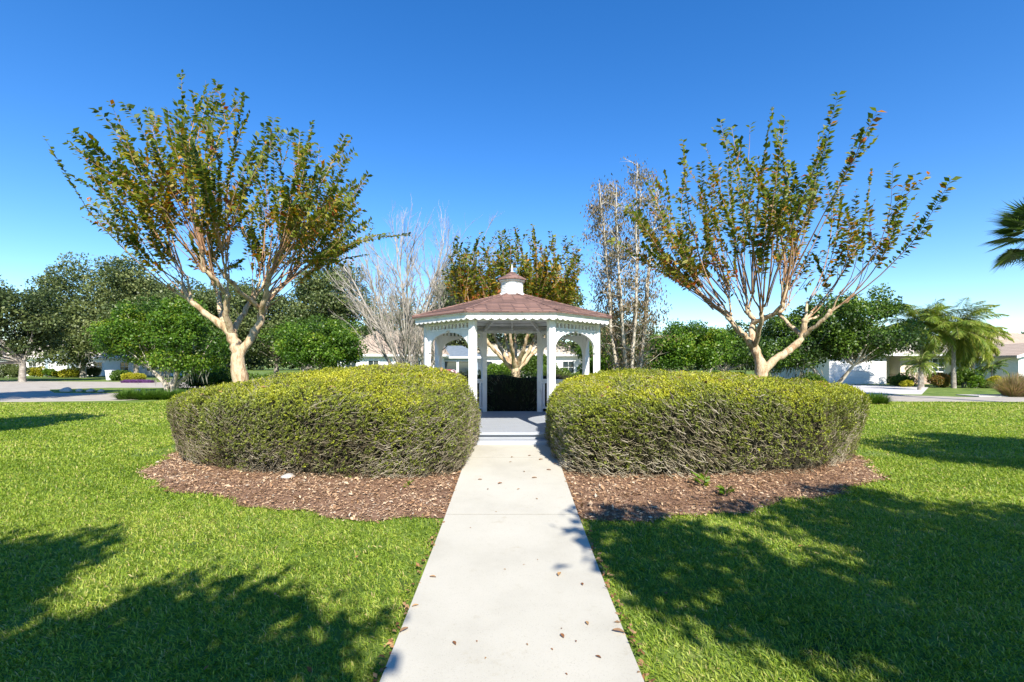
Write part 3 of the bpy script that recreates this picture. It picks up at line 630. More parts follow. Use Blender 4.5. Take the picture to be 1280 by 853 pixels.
# ---------------------------------------------------------------- crape myrtles
def myrtle(name, label, base, leaders, nsh, reach, leaf_keep, seed, r0=0.20, warm=0.0, lean=0.0, tmin=0.35, spread=62, leafL=0.115, group=None, twig_n=3, axis=(0, 0), c0=(0, 0, 1.4)):
    """leaders: list of polylines (relative to base) each a list of (x,y,z,r); their ends are the pruning knuckles"""
    r = np.random.default_rng(seed); root = thing(name, label, 'tree', tuple(base), 0, group); bark = TB(); kn = []
    for ld in leaders:
        P = np.array([q[:3] for q in ld], float); Rr = np.array([q[3] for q in ld], float)
        # resample smoothly with small wobble
        t = np.linspace(0, len(P) - 1, 4 * (len(P) - 1) + 1); Q = np.stack([np.interp(t, range(len(P)), P[:, k]) for k in range(3)], -1); rr = np.interp(t, range(len(P)), Rr)
        Qs = Q.copy(); Qs[1:-1] = (Q[:-2] + Q[1:-1] * 2 + Q[2:]) / 4; Qs[1:-1] += r.normal(0, 0.012, Qs[1:-1].shape); rr = rr * r.uniform(0.88, 1.14, len(rr))
        bark.add(Qs, rr)
        if ld[-1][3] < 0.1: kn.append((Qs[-1], rr[-1]))
    for p, rr_ in kn:                                # swollen knuckles
        bark.add([p - [0, 0, .06], p - [0, 0, .01], p + [0, 0, .05], p + [0, 0, .09]], [rr_ * 0.8, rr_ * 1.3, rr_ * 1.25, rr_ * 0.3])
    cen = np.array(c0, float); K = 9; sh = []; k2 = []
    for p, rr_ in kn:                                # each knuckle splits into a few short stems, pruned again higher up
        for j in range(3):
            out = nz(p - cen + np.array([0, 0, .25])); d = nz(out * .9 + unit(1, r)[0] * .65 + np.array([0, 0, .55])); l = r.uniform(.25, .6); e = p + d * l
            bark.add([p - d * .03, p + d * l * .35 + r.normal(0, .015, 3), p + d * l * .7 + r.normal(0, .015, 3), e, e + d * .03], [rr_ * .62, rr_ * .5, rr_ * .45, rr_ * .5, rr_ * .2]); k2.append(e)
    bark.build('trunk', M['myrtle_bark'], root, 10)
    k2 = np.array(k2 + [p for p, _ in kn])
    used = np.zeros(len(k2)); kr = np.mean(np.linalg.norm(k2 - cen, axis=1)) * 1.25; ga = math.pi * (3 - math.sqrt(5)); cs = math.cos(R(spread))
    for i in range(nsh):                             # evenly spread fan of straight shoots
        cz = 1 - (1 - cs) * (i + .5) / nsh; sz = math.sqrt(1 - cz * cz); az = i * ga + r.uniform(-.25, .25); d = nz(np.array([sz * math.cos(az) + axis[0], sz * math.sin(az) + axis[1], cz]) + r.normal(0, .03, 3))
        Rr_ = reach * r.choice([r.uniform(.60, .85), r.uniform(.85, 1.0), r.uniform(.97, 1.07)], p=[.35, .4, .25]) * (1 - .26 * sz * sz) ; tip = cen + d * Rr_
        kk = k2 + r.normal(0, .03, k2.shape); sc = np.linalg.norm(kk - (cen + d * kr), axis=1) + r.uniform(0, .25, len(kk)) + .22 * used; j = int(np.argmin(sc)); used[j] += 1; p = kk[j]
        t = np.linspace(0, 1, K)[:, None]; m_ = p + nz(nz(p - cen) + nz(tip - p)) * np.linalg.norm(tip - p) * .5
        P = p * (1 - t) ** 2 + 2 * m_ * t * (1 - t) + tip * t ** 2; P = P + np.cumsum(r.normal(0, .022, (K, 3)), 0) * t; L = np.linalg.norm(tip - p)
        sh.append((P, 0.016 * (L / (reach * .8)) ** 1.2))
    P = np.array([s[0] for s in sh]); rad = np.array([s[1] for s in sh])[:, None] * np.linspace(1.25, 0.14, K)[None] * r.uniform(.7, 1.3, (len(sh), 1))
    V1, F1 = tubes(P, rad, 5)
    # side twigs
    tw = []; tt = []
    for Pk, _ in sh:
        for j in range(twig_n):
            t = r.uniform(0.32, 0.85); k = t * (K - 1); i0 = int(k); a = Pk[i0] + (Pk[min(i0 + 1, K-1)] - Pk[i0]) * (k - i0); dd = nz(nz(Pk[-1] - Pk[0]) + unit(1, r)[0] * 0.55); l = r.uniform(0.35, 0.95) * reach / 5.5
            tw.append(np.stack([a, a + dd * l * 0.5 + r.normal(0, .02, 3), a + dd * l + np.array([0, 0, 0.06])])); tt.append(t)
    tw = np.array(tw); V2, F2 = tubes(tw, np.array([[0.007, 0.005, 0.002]] * len(tw)), 4)
    o = meshnp('shoots', np.vstack([V1, V2]), np.vstack([F1, F2 + len(V1)]), M['myrtle_twig'], root, smooth=True)
    # leaves in two ranks along shoots and twigs
    C, Dd, N, Vv = [], [], [], []
    def ranks(P, tl, th_, n, base_t, scale):
        m = len(P); Kk = P.shape[1]; t = np.linspace(tl, th_, n)[None, :] + r.normal(0, 0.004, (m, n)); k = np.clip(t, 0, 0.9999) * (Kk - 1); i0 = k.astype(int); f = (k - i0)[..., None]; idx = np.arange(m)[:, None]
        A = P[idx, i0]; B = P[idx, i0 + 1]; X = A + (B - A) * f; T = nz(B - A); s = nz(np.cross(T, np.array([0.1, 0.2, 1.0]))); sg = np.where(np.arange(n) % 2 == 0, 1, -1)[None, :, None]; rot = r.uniform(0, 2 * math.pi, (m, 1, 1)); s2 = np.cross(T, s); s = s * np.cos(rot) + s2 * np.sin(rot)
        D_ = nz(s * sg + T * 0.5 + r.normal(0, 0.2, X.shape) + np.array([0, 0, -0.12])); keep = r.random((m, n)) < leaf_keep * np.clip(0.25 + 1.6 * (t * 1.0 - tl) / max(0.01, (1 - tl)), 0.15, 1) * r.uniform(0.5, 1.2, (m, 1))
        C.append(X[keep]); Dd.append(D_[keep]); N.append((np.array([0, 0, 1.0]) + r.normal(0, 0.45, D_[keep].shape)))
        tv = (np.broadcast_to(t, keep.shape) * 0.5 + base_t)[keep]; Vv.append(0.62 - 0.42 * tv)
    ranks(P, tmin, 1.0, int(reach * 21), 0.5, 1)
    tt = np.array(tt); ranks(tw, 0.1, 1.0, int(reach * 4), 0.25, 1)
    C = np.vstack(C); Dd = np.vstack(Dd); N = np.vstack(N); Vv = np.concatenate(Vv); n = len(C)
    rim = np.linalg.norm(C - cen, axis=1) / (reach * 1.0)
    v = np.clip(Vv + 0.30 - 0.36 * rim + warm + 0.13 * sn(C, 0.9, seed) + r.normal(0, 0.17, n) + 0.35 * (r.random(n) < 0.10), 0, 1)
    L = leafL * r.uniform(0.7, 1.25, n)
    leaves('foliage', C, Dd, N, L, L * r.uniform(0.48, 0.62, n), M['myrtle'], root, v, 0.18)
    return root

D1 = 11.5; k1 = D1 / F                               # metres per picture pixel at that depth
b1 = gr(301, D1); 
def pxl(pts, b, D):                                  # leaders measured as (px, py, depth offset, radius)
    return [((at(p[0], p[1], D) - Vector(b)).x, p[2], (at(p[0], p[1], D) - Vector(b)).z, p[3] * 0.72) for p in pts]
L1 = [[(301, 505, 0, .27), (300, 470, 0, .235), (297, 440, 0, .20), (290, 418, 0, .19)],
      [(294, 428, 0, .15), (283, 410, -.05, .13), (262, 392, -.2, .10), (250, 378, -.35, .075)],
      [(283, 410, -.05, .10), (268, 385, .2, .085), (258, 365, .5, .075)],
      [(262, 392, -.2, .07), (238, 372, -.1, .06), (225, 356, .1, .05)],
      [(300, 445, 0, .15), (312, 424, .05, .13), (322, 404, .1, .12), (326, 388, .1, .11)],
      [(324, 394, .1, .10), (336, 378, -.2, .09), (346, 358, -.4, .075)],
      [(324, 394, .1, .10), (322, 372, .5, .09), (330, 350, .9, .075)],
      [(290, 418, 0, .12), (292, 396, -.3, .10), (300, 374, -.5, .08)],
      [(290, 418, 0, .10), (286, 394, .5, .09), (288, 366, 1.0, .075)],
      [(300, 374, -.5, .065), (296, 358, -.8, .06), (288, 348, -1.0, .055)],
      [(326, 388, .1, .08), (318, 368, -.7, .07), (316, 356, -1.1, .06)]]
myrtle('crape_myrtle', 'dense fan-shaped crape myrtle with autumn leaves behind the left hedge', b1, [pxl(l, b1, D1) for l in L1], 140, 5.35, 0.95, 101, warm=-0.02, spread=54, leafL=0.135, twig_n=3, axis=(0.05, 0), tmin=0.36, c0=(0.06, 0, (at(305, 405, D1) - b1).z))
b2 = gr(952, D1)
L2 = [[(952, 490, 0, .21), (951, 462, 0, .19), (948, 446, 0, .16), (942, 432, 0, .15)],
      [(942, 434, 0, .12), (926, 420, -.15, .09), (912, 410, -.25, .07), (902, 398, -.3, .06)],
      [(942, 434, 0, .13), (944, 416, .2, .11), (950, 400, .3, .09), (948, 388, .5, .075)],
      [(948, 404, .3, .08), (958, 396, -.2, .07), (964, 384, -.5, .06)],
      [(926, 420, -.15, .08), (926, 404, .4, .07), (932, 390, .8, .06)],
      [(955, 464, 0, .14), (968, 450, 0, .13), (984, 440, 0, .12), (998, 430, .05, .11), (1006, 416, .05, .10), (1006, 402, .0, .085)],
      [(1004, 420, .05, .08), (1014, 404, -.4, .065), (1020, 394, -.5, .055)],
      [(1004, 420, .05, .08), (1000, 402, .5, .065), (998, 388, .8, .055)],
      [(942, 434, 0, .09), (936, 414, -.5, .075), (930, 398, -.8, .06)]]
myrtle('crape_myrtle', 'sparse crape myrtle with forked pale trunk behind the right hedge', b2, [pxl(l, b2, D1) for l in L2], 98, 5.0, 0.80, 202, warm=0.05, spread=54, twig_n=2, tmin=0.42, leafL=0.14, axis=(-0.13, 0), c0=(0.0, 0, (at(962, 412, D1) - b2).z))
D3 = 17.0; b3 = gr(645, D3)
L3 = [[(645, 500, 0, .27), (645, 470, 0, .24), (644, 458, 0, .21)]] + [[(644 + dx * .1, 461, 0, .13), (644 + dx * .45, 446, dy * .4, .10), (644 + dx * .75, 434, dy * .8, .085), (644 + dx, 420 - abs(dy) * 3, dy, .065)] for dx, dy in ((-26, 0), (26, .1), (-13, .9), (15, -.9), (1, 1.3), (-40, -.6), (40, .5), (-6, -1.2))]
myrtle('crape_myrtle', 'golden-tinged crape myrtle rising behind the gazebo roof', b3, [pxl(l, b3, D3) for l in L3], 130, 4.5, 0.9, 303, warm=0.03, spread=42, leafL=0.15, tmin=0.15, twig_n=4, c0=(0, 0, (at(645, 442, D3) - b3).z))

# shade trees standing behind the photographer: only their shadows reach the picture
def simple_leaders(h, r):
    out = [[(0, 0, -0.3, .2), (0, 0, h * 0.5, .17), (0.05, 0, h * 0.75, .15)]]
    for k in range(6):
        a = k * 1.047 + r; out.append([(0.03, 0, h * 0.7, .12), (0.35 * math.cos(a), 0.35 * math.sin(a), h * .9, .1), (0.75 * math.cos(a), 0.75 * math.sin(a), h * 1.15, .075)])
    return out
SHADE = [(-2.3, -3.95, 5.0, 3.2, 1.9, 1.2, 'leafy shade tree behind the viewer left of the path'), (5.6, -2.75, 5.0, 3.8, 2.2, 1.3, 'leafy shade tree behind the viewer right of the path'),
         (11.9, 3.0, 5.0, 2.9, 2.0, 1.0, 'leafy shade tree out of frame beside the right lawn'), (-13.2, 7.4, 5.0, 1.7, 1.9, .8, 'leafy shade tree out of frame beside the left lawn')]
# ---------------------------------------------------------------- branching trees
def grow_tree(tb, p, d, L, r, lev, maxlev, rg, nchild=(5, 4, 3), ang=0.6, up=0.25, ends=None, K=6, shrink=0.55, tstart=0.3, mind=None):
    p = np.asarray(p, float); d = nz(np.asarray(d, float)); pts = [p]; dd = d.copy(); st = L / (K - 1)
    for k in range(K - 1):
        dd = nz(dd + rg.normal(0, 0.13, 3) + np.array([0, 0, up * 0.22])); pts.append(pts[-1] + dd * st)
    P = np.array(pts); rr = np.linspace(r, r * 0.35 if lev < maxlev else r * 0.2, K); tb.add(P, rr)
    if ends is not None and lev >= maxlev - 1: ends.append(P)
    if lev < maxlev:
        for j in range(nchild[min(lev, len(nchild) - 1)]):
            t = rg.uniform(tstart, 1.0); k = t * (K - 1); i0 = min(int(k), K - 2); q = P[i0] + (P[i0 + 1] - P[i0]) * (k - i0)
            a = unit(1, rg)[0]; T = nz(P[i0 + 1] - P[i0]); a = nz(a - T * (a @ T)); an = ang * rg.uniform(0.6, 1.3)
            grow_tree(tb, q, T * math.cos(an) + a * math.sin(an), L * shrink * rg.uniform(0.7, 1.2) * (1.15 - 0.4 * t), np.interp(t, [0, 1], [r, r * .35]) * 0.62, lev + 1, maxlev, rg, nchild, ang, up, ends, K, shrink, tstart)

# leafless whitish tree left of the gazebo
def bare_tree():
    D = 19.0; b = gr(512, D); root = thing('bare_tree', 'leafless whitish many-branched tree left of the gazebo', 'tree', tuple(b)); rg = np.random.default_rng(61); tb = TB(); ends = []
    for j in range(11):
        a = j * 2.4 + .3; sp_ = rg.uniform(.06, .55); dx, dy = math.cos(a) * sp_, math.sin(a) * sp_; L = rg.uniform(6.6, 8.1) * (1.06 - .4 * sp_)
        grow_tree(tb, (dx * .3, dy * .3, -0.1), (dx, dy, 1.15), L, rg.uniform(.04, .07), 0, 3, rg, (18, 9, 5), 0.45, 0.38, ends, 6, 0.34, 0.14)
    tb.build('trunk', M['silver_bark'], root, 4)
bare_tree()

# tall sparse drooping tree right of the gazebo
def sparse_tree():
    D = 18.0; b = gr(786, D); root = thing('sparse_tree', 'tall multi-stemmed pale tree with thin drooping leaves right of the gazebo', 'tree', tuple(b)); rg = np.random.default_rng(71); tb = TB(); ends = []
    for j in range(8):
        a = j * 2.4; sx = math.cos(a); sy = math.sin(a); H = rg.uniform(8.4, 9.8) * (1 - .06 * (j > 4)); K = 12; t = np.linspace(0, 1, K)
        w_ = rg.uniform(.5, 1.35); P = np.stack([.12 * sx + sx * w_ * t ** .8, .12 * sy + sy * w_ * t ** .8, -.1 + H * t], -1) + np.cumsum(rg.normal(0, .035, (K, 3)), 0) * [1, 1, .3]; tb.add(P, np.linspace(.085, .012, K))
        for q in range(44):
            tt = rg.uniform(.16, .99); k = tt * (K - 1); i0 = min(int(k), K - 2); p = P[i0] + (P[i0 + 1] - P[i0]) * (k - i0); az = rg.uniform(0, 6.28); el = rg.uniform(.35, 1.1)
            grow_tree(tb, p, (math.cos(az) * math.cos(el), math.sin(az) * math.cos(el), math.sin(el)), rg.uniform(.5, 1.15) * (1.1 - .5 * tt), .014, 2, 3, rg, (0, 0, 3), 0.7, -.25, ends, 5, 0.6, 0.25)
    tb.build('trunk', M['pale_bark'], root, 5)
    E = [e for e in ends]; C = []
    for e in E:
        for q in e[1:]:
            if rg.random() < 0.85: C.append(q)
    C = np.array(C); C = np.repeat(C, 8, 0) + rg.normal(0, 0.13, (len(C) * 8, 3)); n = len(C); k = rg.random(n) < 0.45 + 0.4 * sn(C, 1.2, 3); C = C[k]; n = len(C)
    D_ = unit(n, rg) * 0.6 + np.array([0, 0, -1.0]); L = rg.uniform(0.07, 0.14, n)
    leaves('foliage', C, D_, unit(n, rg), L, L * 0.42, M['birch'], root, np.clip(rg.normal(0.5, 0.25, n), 0, 1))
sparse_tree()

def clump_tree(name, label, base, crown, nclump, nleaf, leafL, mat, seed, bark='grey_bark', cr=(0.8, 1.5), trunk_r=0.3, limbs=8, moss=0, flat=0.7, group=None, forks=1, shell=0.55, fork_h=0.3, vshift=0.0):
    """crown: list of ellipsoids (x,y,z,rx,ry,rz) relative to base"""
    r = np.random.default_rng(seed); root = thing(name, label, 'tree', tuple(base), 0, group); cen = []
    wts = np.array([c[3] * c[4] * c[5] for c in crown]); wts /= wts.sum()
    for i in range(nclump):
        c = crown[r.choice(len(crown), p=wts)]; u = unit(1, r)[0] * (shell + (1 - shell) * r.random()); cen.append([c[0] + u[0] * c[3], c[1] + u[1] * c[4], c[2] + u[2] * c[5]])
    cen = np.array(cen); rad = r.uniform(cr[0], cr[1], nclump)
    per = r.choice(nclump, nleaf, p=rad ** 2 / (rad ** 2).sum()); u = unit(nleaf, r); rr = rad[per] * (1 - np.abs(r.normal(0, 0.22, nleaf)))
    X = cen[per] + u * rr[:, None] * np.array([1, 1, flat]); X += r.normal(0, leafL * 0.6, X.shape)
    k = r.random(nleaf) < 0.78 + 0.5 * sn(X, 1.1 / max(cr), seed + 3); X, u, per = X[k], u[k], per[k]; n = len(X)
    D_ = nz(u * 0.6 + unit(n, r)); N = unit(n, r) + u * 0.9 + np.array([0, 0, 0.5]); L = leafL * r.uniform(0.6, 1.3, n)
    tone = r.normal(0, 0.17, nclump)
    v = np.clip(0.42 + tone[per] + r.normal(0, 0.17, n) + 0.12 * u[:, 2] + vshift, 0, 1)
    leaves('crown', X, D_, N, L, L * r.uniform(0.5, 0.8, n), M[mat], root, v)
    tb = TB(); zc = min(c[2] - c[5] for c in crown); top = max(c[2] for c in crown); fh = top * fork_h
    starts = []
    if forks == 1:
        tb.add([[0, 0, -.2], [0, 0, .15], [.03, 0, fh * .5], [.06, .02, fh]], [trunk_r * 1.35, trunk_r, trunk_r * .9, trunk_r * .8]); starts = [np.array([.06, .02, fh])]
    else:
        for k in range(forks):
            a = k * 2 * math.pi / forks + 0.4; e = np.array([math.cos(a) * fh * .9, math.sin(a) * fh * .5, fh]); tb.add([[math.cos(a) * .1, math.sin(a) * .1, -.1], e * [.35, .35, .45] + r.normal(0, .05, 3), e], [trunk_r * .8, trunk_r * .6, trunk_r * .5]); starts.append(e)
    order = r.permutation(nclump)[:limbs * 3]
    for q, j in enumerate(order):
        s = min(starts, key=lambda s_: np.linalg.norm(s_ - cen[j])); e = cen[j] - [0, 0, rad[j] * .3]; m1 = s * .62 + e * .38 + r.normal(0, .12, 3) * np.linalg.norm(e - s) * .4; m2 = s * .25 + e * .75 + r.normal(0, .1, 3) * np.linalg.norm(e - s) * .3
        w_ = trunk_r * (.5 if q < limbs else .22); tb.add([s - [0, 0, w_ * .4], m1, m2, e], [w_, w_ * .7, w_ * .4, w_ * .15])
    tb.build('trunk', M[bark], root, 7)
    if moss:
        low = np.argsort(cen[:, 2] + r.normal(0, .5, nclump))[:moss]; C = np.repeat(cen[low] - np.stack([np.zeros(moss), np.zeros(moss), rad[low] * .6], -1), 30, 0) + r.normal(0, .3, (moss * 30, 3)) * [1, 1, .6]; n = len(C)
        tag(leaves('moss', C, np.array([0, 0, -1.0]) + r.normal(0, .15, (n, 3)), unit(n, r), r.uniform(.25, .6, n), 0.06, M['moss'], root), kind='stuff')
    return root

def px_crown(D, base_px, ells):                      # crown ellipsoids read as (px, py, half width px, half height px, depth radius m, depth offset)
    b = gr(base_px, D); out = []
    for px, py, hw, hh, dr, do in ells:
        c = at(px, py, D) - b; out.append((c.x, do, c.z, hw * D / F, dr, hh * D / F))
    return b, out

for i, (x, y, zc, rx, ry, rz, lab) in enumerate(SHADE):
    clump_tree('shade_tree', lab, (x, y, 0), [(0, 0, zc, rx, ry, rz)], 56, 30000, 0.16, 'bright', 450 + i, bark='pale_bark', cr=(0.4, 0.8), trunk_r=0.11, limbs=10, fork_h=0.45, shell=0.3)
clump_tree('shade_tree', 'large oak out of frame shading the left road', (-24.0, 12.4, 0), [(0, 0, 12, 3.6, 3.4, 3.2)], 60, 22000, 0.25, 'oak', 460, cr=(0.8, 1.4), trunk_r=0.3)
# left background
b, c = px_crown(46, 28, [(12, 395, 42, 48, 4, 0), (35, 410, 26, 36, 3.5, 0), (-40, 400, 45, 50, 4, 0)])
clump_tree('oak_tree', 'dark green oak at the far left edge over the road', b, c, 85, 36000, 0.27, 'oak', 501, cr=(0.9, 1.5), moss=4, vshift=-0.1)
b, c = px_crown(62, 104, [(100, 375, 34, 48, 5, 0), (95, 410, 38, 36, 5, 0), (118, 430, 36, 24, 4, 0), (80, 440, 22, 18, 4, 0)])
clump_tree('oak_tree', 'tall grey-green oak mid left with its trunk by yellow shrubs', b, c, 100, 42000, 0.30, 'oak', 502, cr=(1.1, 1.9), trunk_r=0.35, moss=8, vshift=0.08)
b, c = px_crown(60, 170, [(160, 368, 40, 44, 5, 0), (190, 395, 34, 40, 5, 0), (150, 410, 34, 40, 5, 0)])
clump_tree('oak_tree', 'broad grey-green oak behind the bright low tree', b, c, 100, 42000, 0.30, 'oak', 503, cr=(1.1, 1.9), moss=6, vshift=0.06)
b, c = px_crown(50, 235, [(232, 400, 40, 40, 5, 0), (265, 410, 34, 44, 5, 0), (225, 430, 40, 26, 4, 0)])
clump_tree('oak_tree', 'olive oak filling the gap left of the big crape myrtle trunk', b, c, 85, 38000, 0.27, 'oak', 504, cr=(1.0, 1.6), vshift=0.03)
b, c = px_crown(52, 345, [(340, 410, 40, 44, 5, 0), (315, 395, 26, 40, 5, 0), (370, 420, 30, 34, 4, 0)])
clump_tree('oak_tree', 'olive oak seen right of the big crape myrtle trunk', b, c, 85, 38000, 0.27, 'oak', 505, cr=(1.0, 1.6))
b, c = px_crown(56, 415, [(420, 368, 40, 36, 5, 0), (395, 395, 28, 36, 5, 0), (445, 390, 28, 40, 5, 0)])
clump_tree('oak_tree', 'rounded oak behind the leafless whitish tree', b, c, 80, 36000, 0.28, 'oak', 506, cr=(1.0, 1.7), trunk_r=0.35, vshift=0.03)
b, c = px_crown(54, 560, [(575, 378, 38, 40, 5, 0), (548, 410, 32, 30, 4, 0), (610, 390, 30, 46, 4, 0), (590, 425, 40, 24, 4, 0)])
clump_tree('oak_tree', 'dark oak directly behind the left side of the gazebo', b, c, 80, 34000, 0.27, 'oak', 507, cr=(1.0, 1.6), vshift=-0.03)
b, c = px_crown(54, 700, [(690, 385, 40, 44, 5, 0), (650, 395, 34, 40, 4, 0), (728, 418, 28, 30, 4, 0)])
clump_tree('oak_tree', 'dark oak directly behind the right side of the gazebo', b, c, 80, 34000, 0.27, 'oak', 508, cr=(1.0, 1.6), vshift=-0.03)
for nm, lab, D_, px_, ells, nc, nl, mt, sd_ in [
    ('oak_tree', 'green oak filling the skyline between the left oaks and the low tree', 58, 285, [(285, 395, 34, 40, 5, 0), (300, 430, 34, 26, 4, 0)], 60, 26000, 'oak', 541),
    ('oak_tree', 'low green oak behind the small round tree', 48, 380, [(380, 425, 34, 26, 4, 0), (440, 428, 30, 24, 4, 0)], 50, 20000, 'oak2', 542),
    ('oak_tree', 'green oak between the leafless tree and the rear crape myrtle', 50, 500, [(500, 410, 34, 34, 4, 0), (530, 425, 30, 24, 4, 0), (470, 430, 30, 22, 4, 0)], 50, 20000, 'oak', 543),
    ('oak_tree', 'low distant oak behind the sparse drooping tree', 50, 765, [(760, 425, 34, 26, 4, 0), (800, 430, 34, 22, 4, 0)], 46, 18000, 'oak', 544)]:
    b, c = px_crown(D_, px_, ells); clump_tree(nm, lab, b, c, nc, nl, 0.25, mt, sd_, cr=(0.9, 1.5))
# bright low trees
b, c = px_crown(27, 214, [(190, 425, 56, 26, 2.4, 0), (205, 400, 50, 26, 2.2, 0), (250, 428, 38, 26, 2.0, 0), (160, 415, 34, 26, 2, 0), (232, 450, 46, 12, 1.8, 0)])
clump_tree('low_tree', 'low spreading bright green tree with crooked grey limbs above border grass', b, c, 130, 52000, 0.135, 'bright', 511, bark='pale_bark', cr=(0.4, 0.8), trunk_r=0.17, limbs=14, forks=5, fork_h=0.32, moss=3, vshift=0.03)
b, c = px_crown(26, 402, [(402, 422, 42, 18, 1.9, 0), (395, 440, 44, 14, 1.8, 0), (428, 440, 26, 14, 1.5, 0)])
clump_tree('low_tree', 'small round bright green tree over a white wall', b, c, 60, 30000, 0.125, 'bright', 512, bark='pale_bark', cr=(0.35, 0.65), trunk_r=0.10, limbs=6, forks=3, fork_h=0.2, vshift=0.03)
b, c = px_crown(26, 872, [(860, 432, 46, 24, 2, 0), (895, 436, 26, 20, 1.6, 0), (830, 440, 26, 18, 1.6, 0)])
clump_tree('low_tree', 'bushy yellow-green tree between the sparse tree and right crape myrtle', b, c, 70, 34000, 0.125, 'bright', 513, bark='pale_bark', cr=(0.4, 0.7), trunk_r=0.10, limbs=6, forks=3, fork_h=0.2, vshift=0.08)
b, c = px_crown(30, 775, [(778, 442, 30, 20, 1.6, 0), (745, 446, 22, 16, 1.5, 0)])
clump_tree('low_tree', 'low green bush-like tree under the sparse drooping tree', b, c, 40, 18000, 0.13, 'bright', 514, cr=(0.4, 0.7), trunk_r=0.10, limbs=5, forks=2, fork_h=0.2, vshift=-0.05)
b, c = px_crown(45, 905, [(880, 430, 30, 22, 3, 0), (930, 430, 34, 24, 3, 0)])
clump_tree('oak_tree', 'distant dark oak showing low behind the right crape myrtle trunk', b, c, 50, 20000, 0.22, 'oak2', 515, cr=(0.7, 1.2))
# oak right of the right myrtle, with leaning trunks
b, c = px_crown(25, 1040, [(1040, 405, 44, 34, 2.6, 0), (1000, 420, 36, 34, 2.4, 0), (1080, 385, 30, 26, 2, 0), (1100, 422, 34, 16, 2, 0), (1060, 430, 50, 16, 2.2, 0), (970, 440, 30, 22, 2, 0)])
clump_tree('oak_tree', 'dark green leaning oak in front of the garage at right', b, c, 130, 62000, 0.135, 'oak2', 521, bark='pale_bark', cr=(0.4, 0.8), trunk_r=0.13, limbs=12, forks=4, fork_h=0.36, moss=7, vshift=-0.03)

# ---------------------------------------------------------------- palms
def frond(r, L, droop, pitch, az, nl=34, ll=0.5, width=0.03, start=0.12):
    """returns rachis polyline and leaflet arrays"""
    K = 9; h = np.array([math.cos(az), math.sin(az)]); P = [np.zeros(3)]; a = pitch
    for k in range(K - 1):
        P.append(P[-1] + np.array([h[0] * math.cos(a), h[1] * math.cos(a), math.sin(a)]) * L / (K - 1)); a -= droop / (K - 1) * (0.4 + 1.3 * k / K)
    P = np.array(P); t = np.linspace(start, 0.99, nl); k = t * (K - 1); i0 = np.minimum(k.astype(int), K - 2); X = P[i0] + (P[i0 + 1] - P[i0]) * (k - i0)[:, None]; T = nz(P[i0 + 1] - P[i0])
    side = np.array([-h[1], h[0], 0]); C, D_, N, L_ = [], [], [], []
    for s in (-1, 1):
        d = nz(side * s * 0.8 + T * 0.7 + np.array([0, 0, -0.55]) + r.normal(0, .18, T.shape)); C.append(X); D_.append(d); N.append(np.array([0, 0, 1.0]) + r.normal(0, .3, T.shape)); L_.append(ll * np.sin(np.pi * (0.18 + 0.78 * t)) * r.uniform(.8, 1.15, nl))
    return P, np.vstack(C), np.vstack(D_), np.vstack(N), np.concatenate(L_)

def feather_palm(label, base, H, nf, L, ll, seed, tr=0.13, nl=30, W=0.05, lean=(0, 0), vshift=0, low=-0.5, name='palm_tree'):
    r = np.random.default_rng(seed); root = thing(name, label, 'palm tree', tuple(base)); tb = TB(); top = np.array([lean[0], lean[1], H])
    tb.add([[0, 0, -.1], [lean[0] * .2, lean[1] * .2, H * .35], [lean[0] * .55, lean[1] * .55, H * .7], top], [tr * 1.3, tr, tr * .85, tr * .8]); tb.build('trunk', M['grey_bark'], root, 8)
    rb = TB(); C, D_, N, L_ = [], [], [], []
    for i in range(nf):
        az = i * 2.4 + r.uniform(-.3, .3); pt = r.uniform(low, 1.35); P, c, d, n_, l = frond(r, L * r.uniform(.8, 1.1), r.uniform(1.3, 2.3), pt, az, nl, ll)
        rb.add(P + top, np.linspace(.022, .005, len(P))); C.append(c + top); D_.append(d); N.append(n_); L_.append(l)
    rb.build('frond_ribs', M['palm_rib'], root, 4); C, D_, N, L_ = np.vstack(C), np.vstack(D_), np.vstack(N), np.concatenate(L_)
    leaves('fronds', C, D_, N, L_, W, M['palm'], root, np.clip(r.normal(.45 + vshift, .2, len(C)), 0, 1)); return root
M['palm_rib'] = spots('palm_rib', [(0.20,0.22,0.06),(0.34,0.32,0.12)], 3, 0.7)
feather_palm('tall shaggy palm at the left of the right-hand palm clump', gr(1152, 35), 4.7, 46, 2.9, 0.85, 601, nl=80, W=0.042, vshift=.1, low=-1.0)
feather_palm('drooping palm in the middle of the right-hand palm clump', gr(1192, 34), 4.2, 52, 3.0, 0.95, 602, nl=80, W=0.042, vshift=0.2, low=-1.1)
feather_palm('yellowish palm at the right of the palm clump beside the tan roof', gr(1216, 35.5), 3.7, 44, 2.5, 0.85, 603, nl=76, W=0.042, vshift=0.3, low=-1.1)
feather_palm('short feathery date palm by the driveway below the taller palms', gr(1149, 31.5), 1.75, 30, 1.4, 0.36, 604, tr=0.09, nl=34, W=0.035, lean=(.1, 0), vshift=0.1, low=-0.6)
feather_palm('small palm behind the bushes near the window of the tan-roofed house', gr(1240, 35.8), 1.5, 18, 1.2, 0.4, 605, tr=0.07, nl=26, W=0.045, vshift=-0.15)

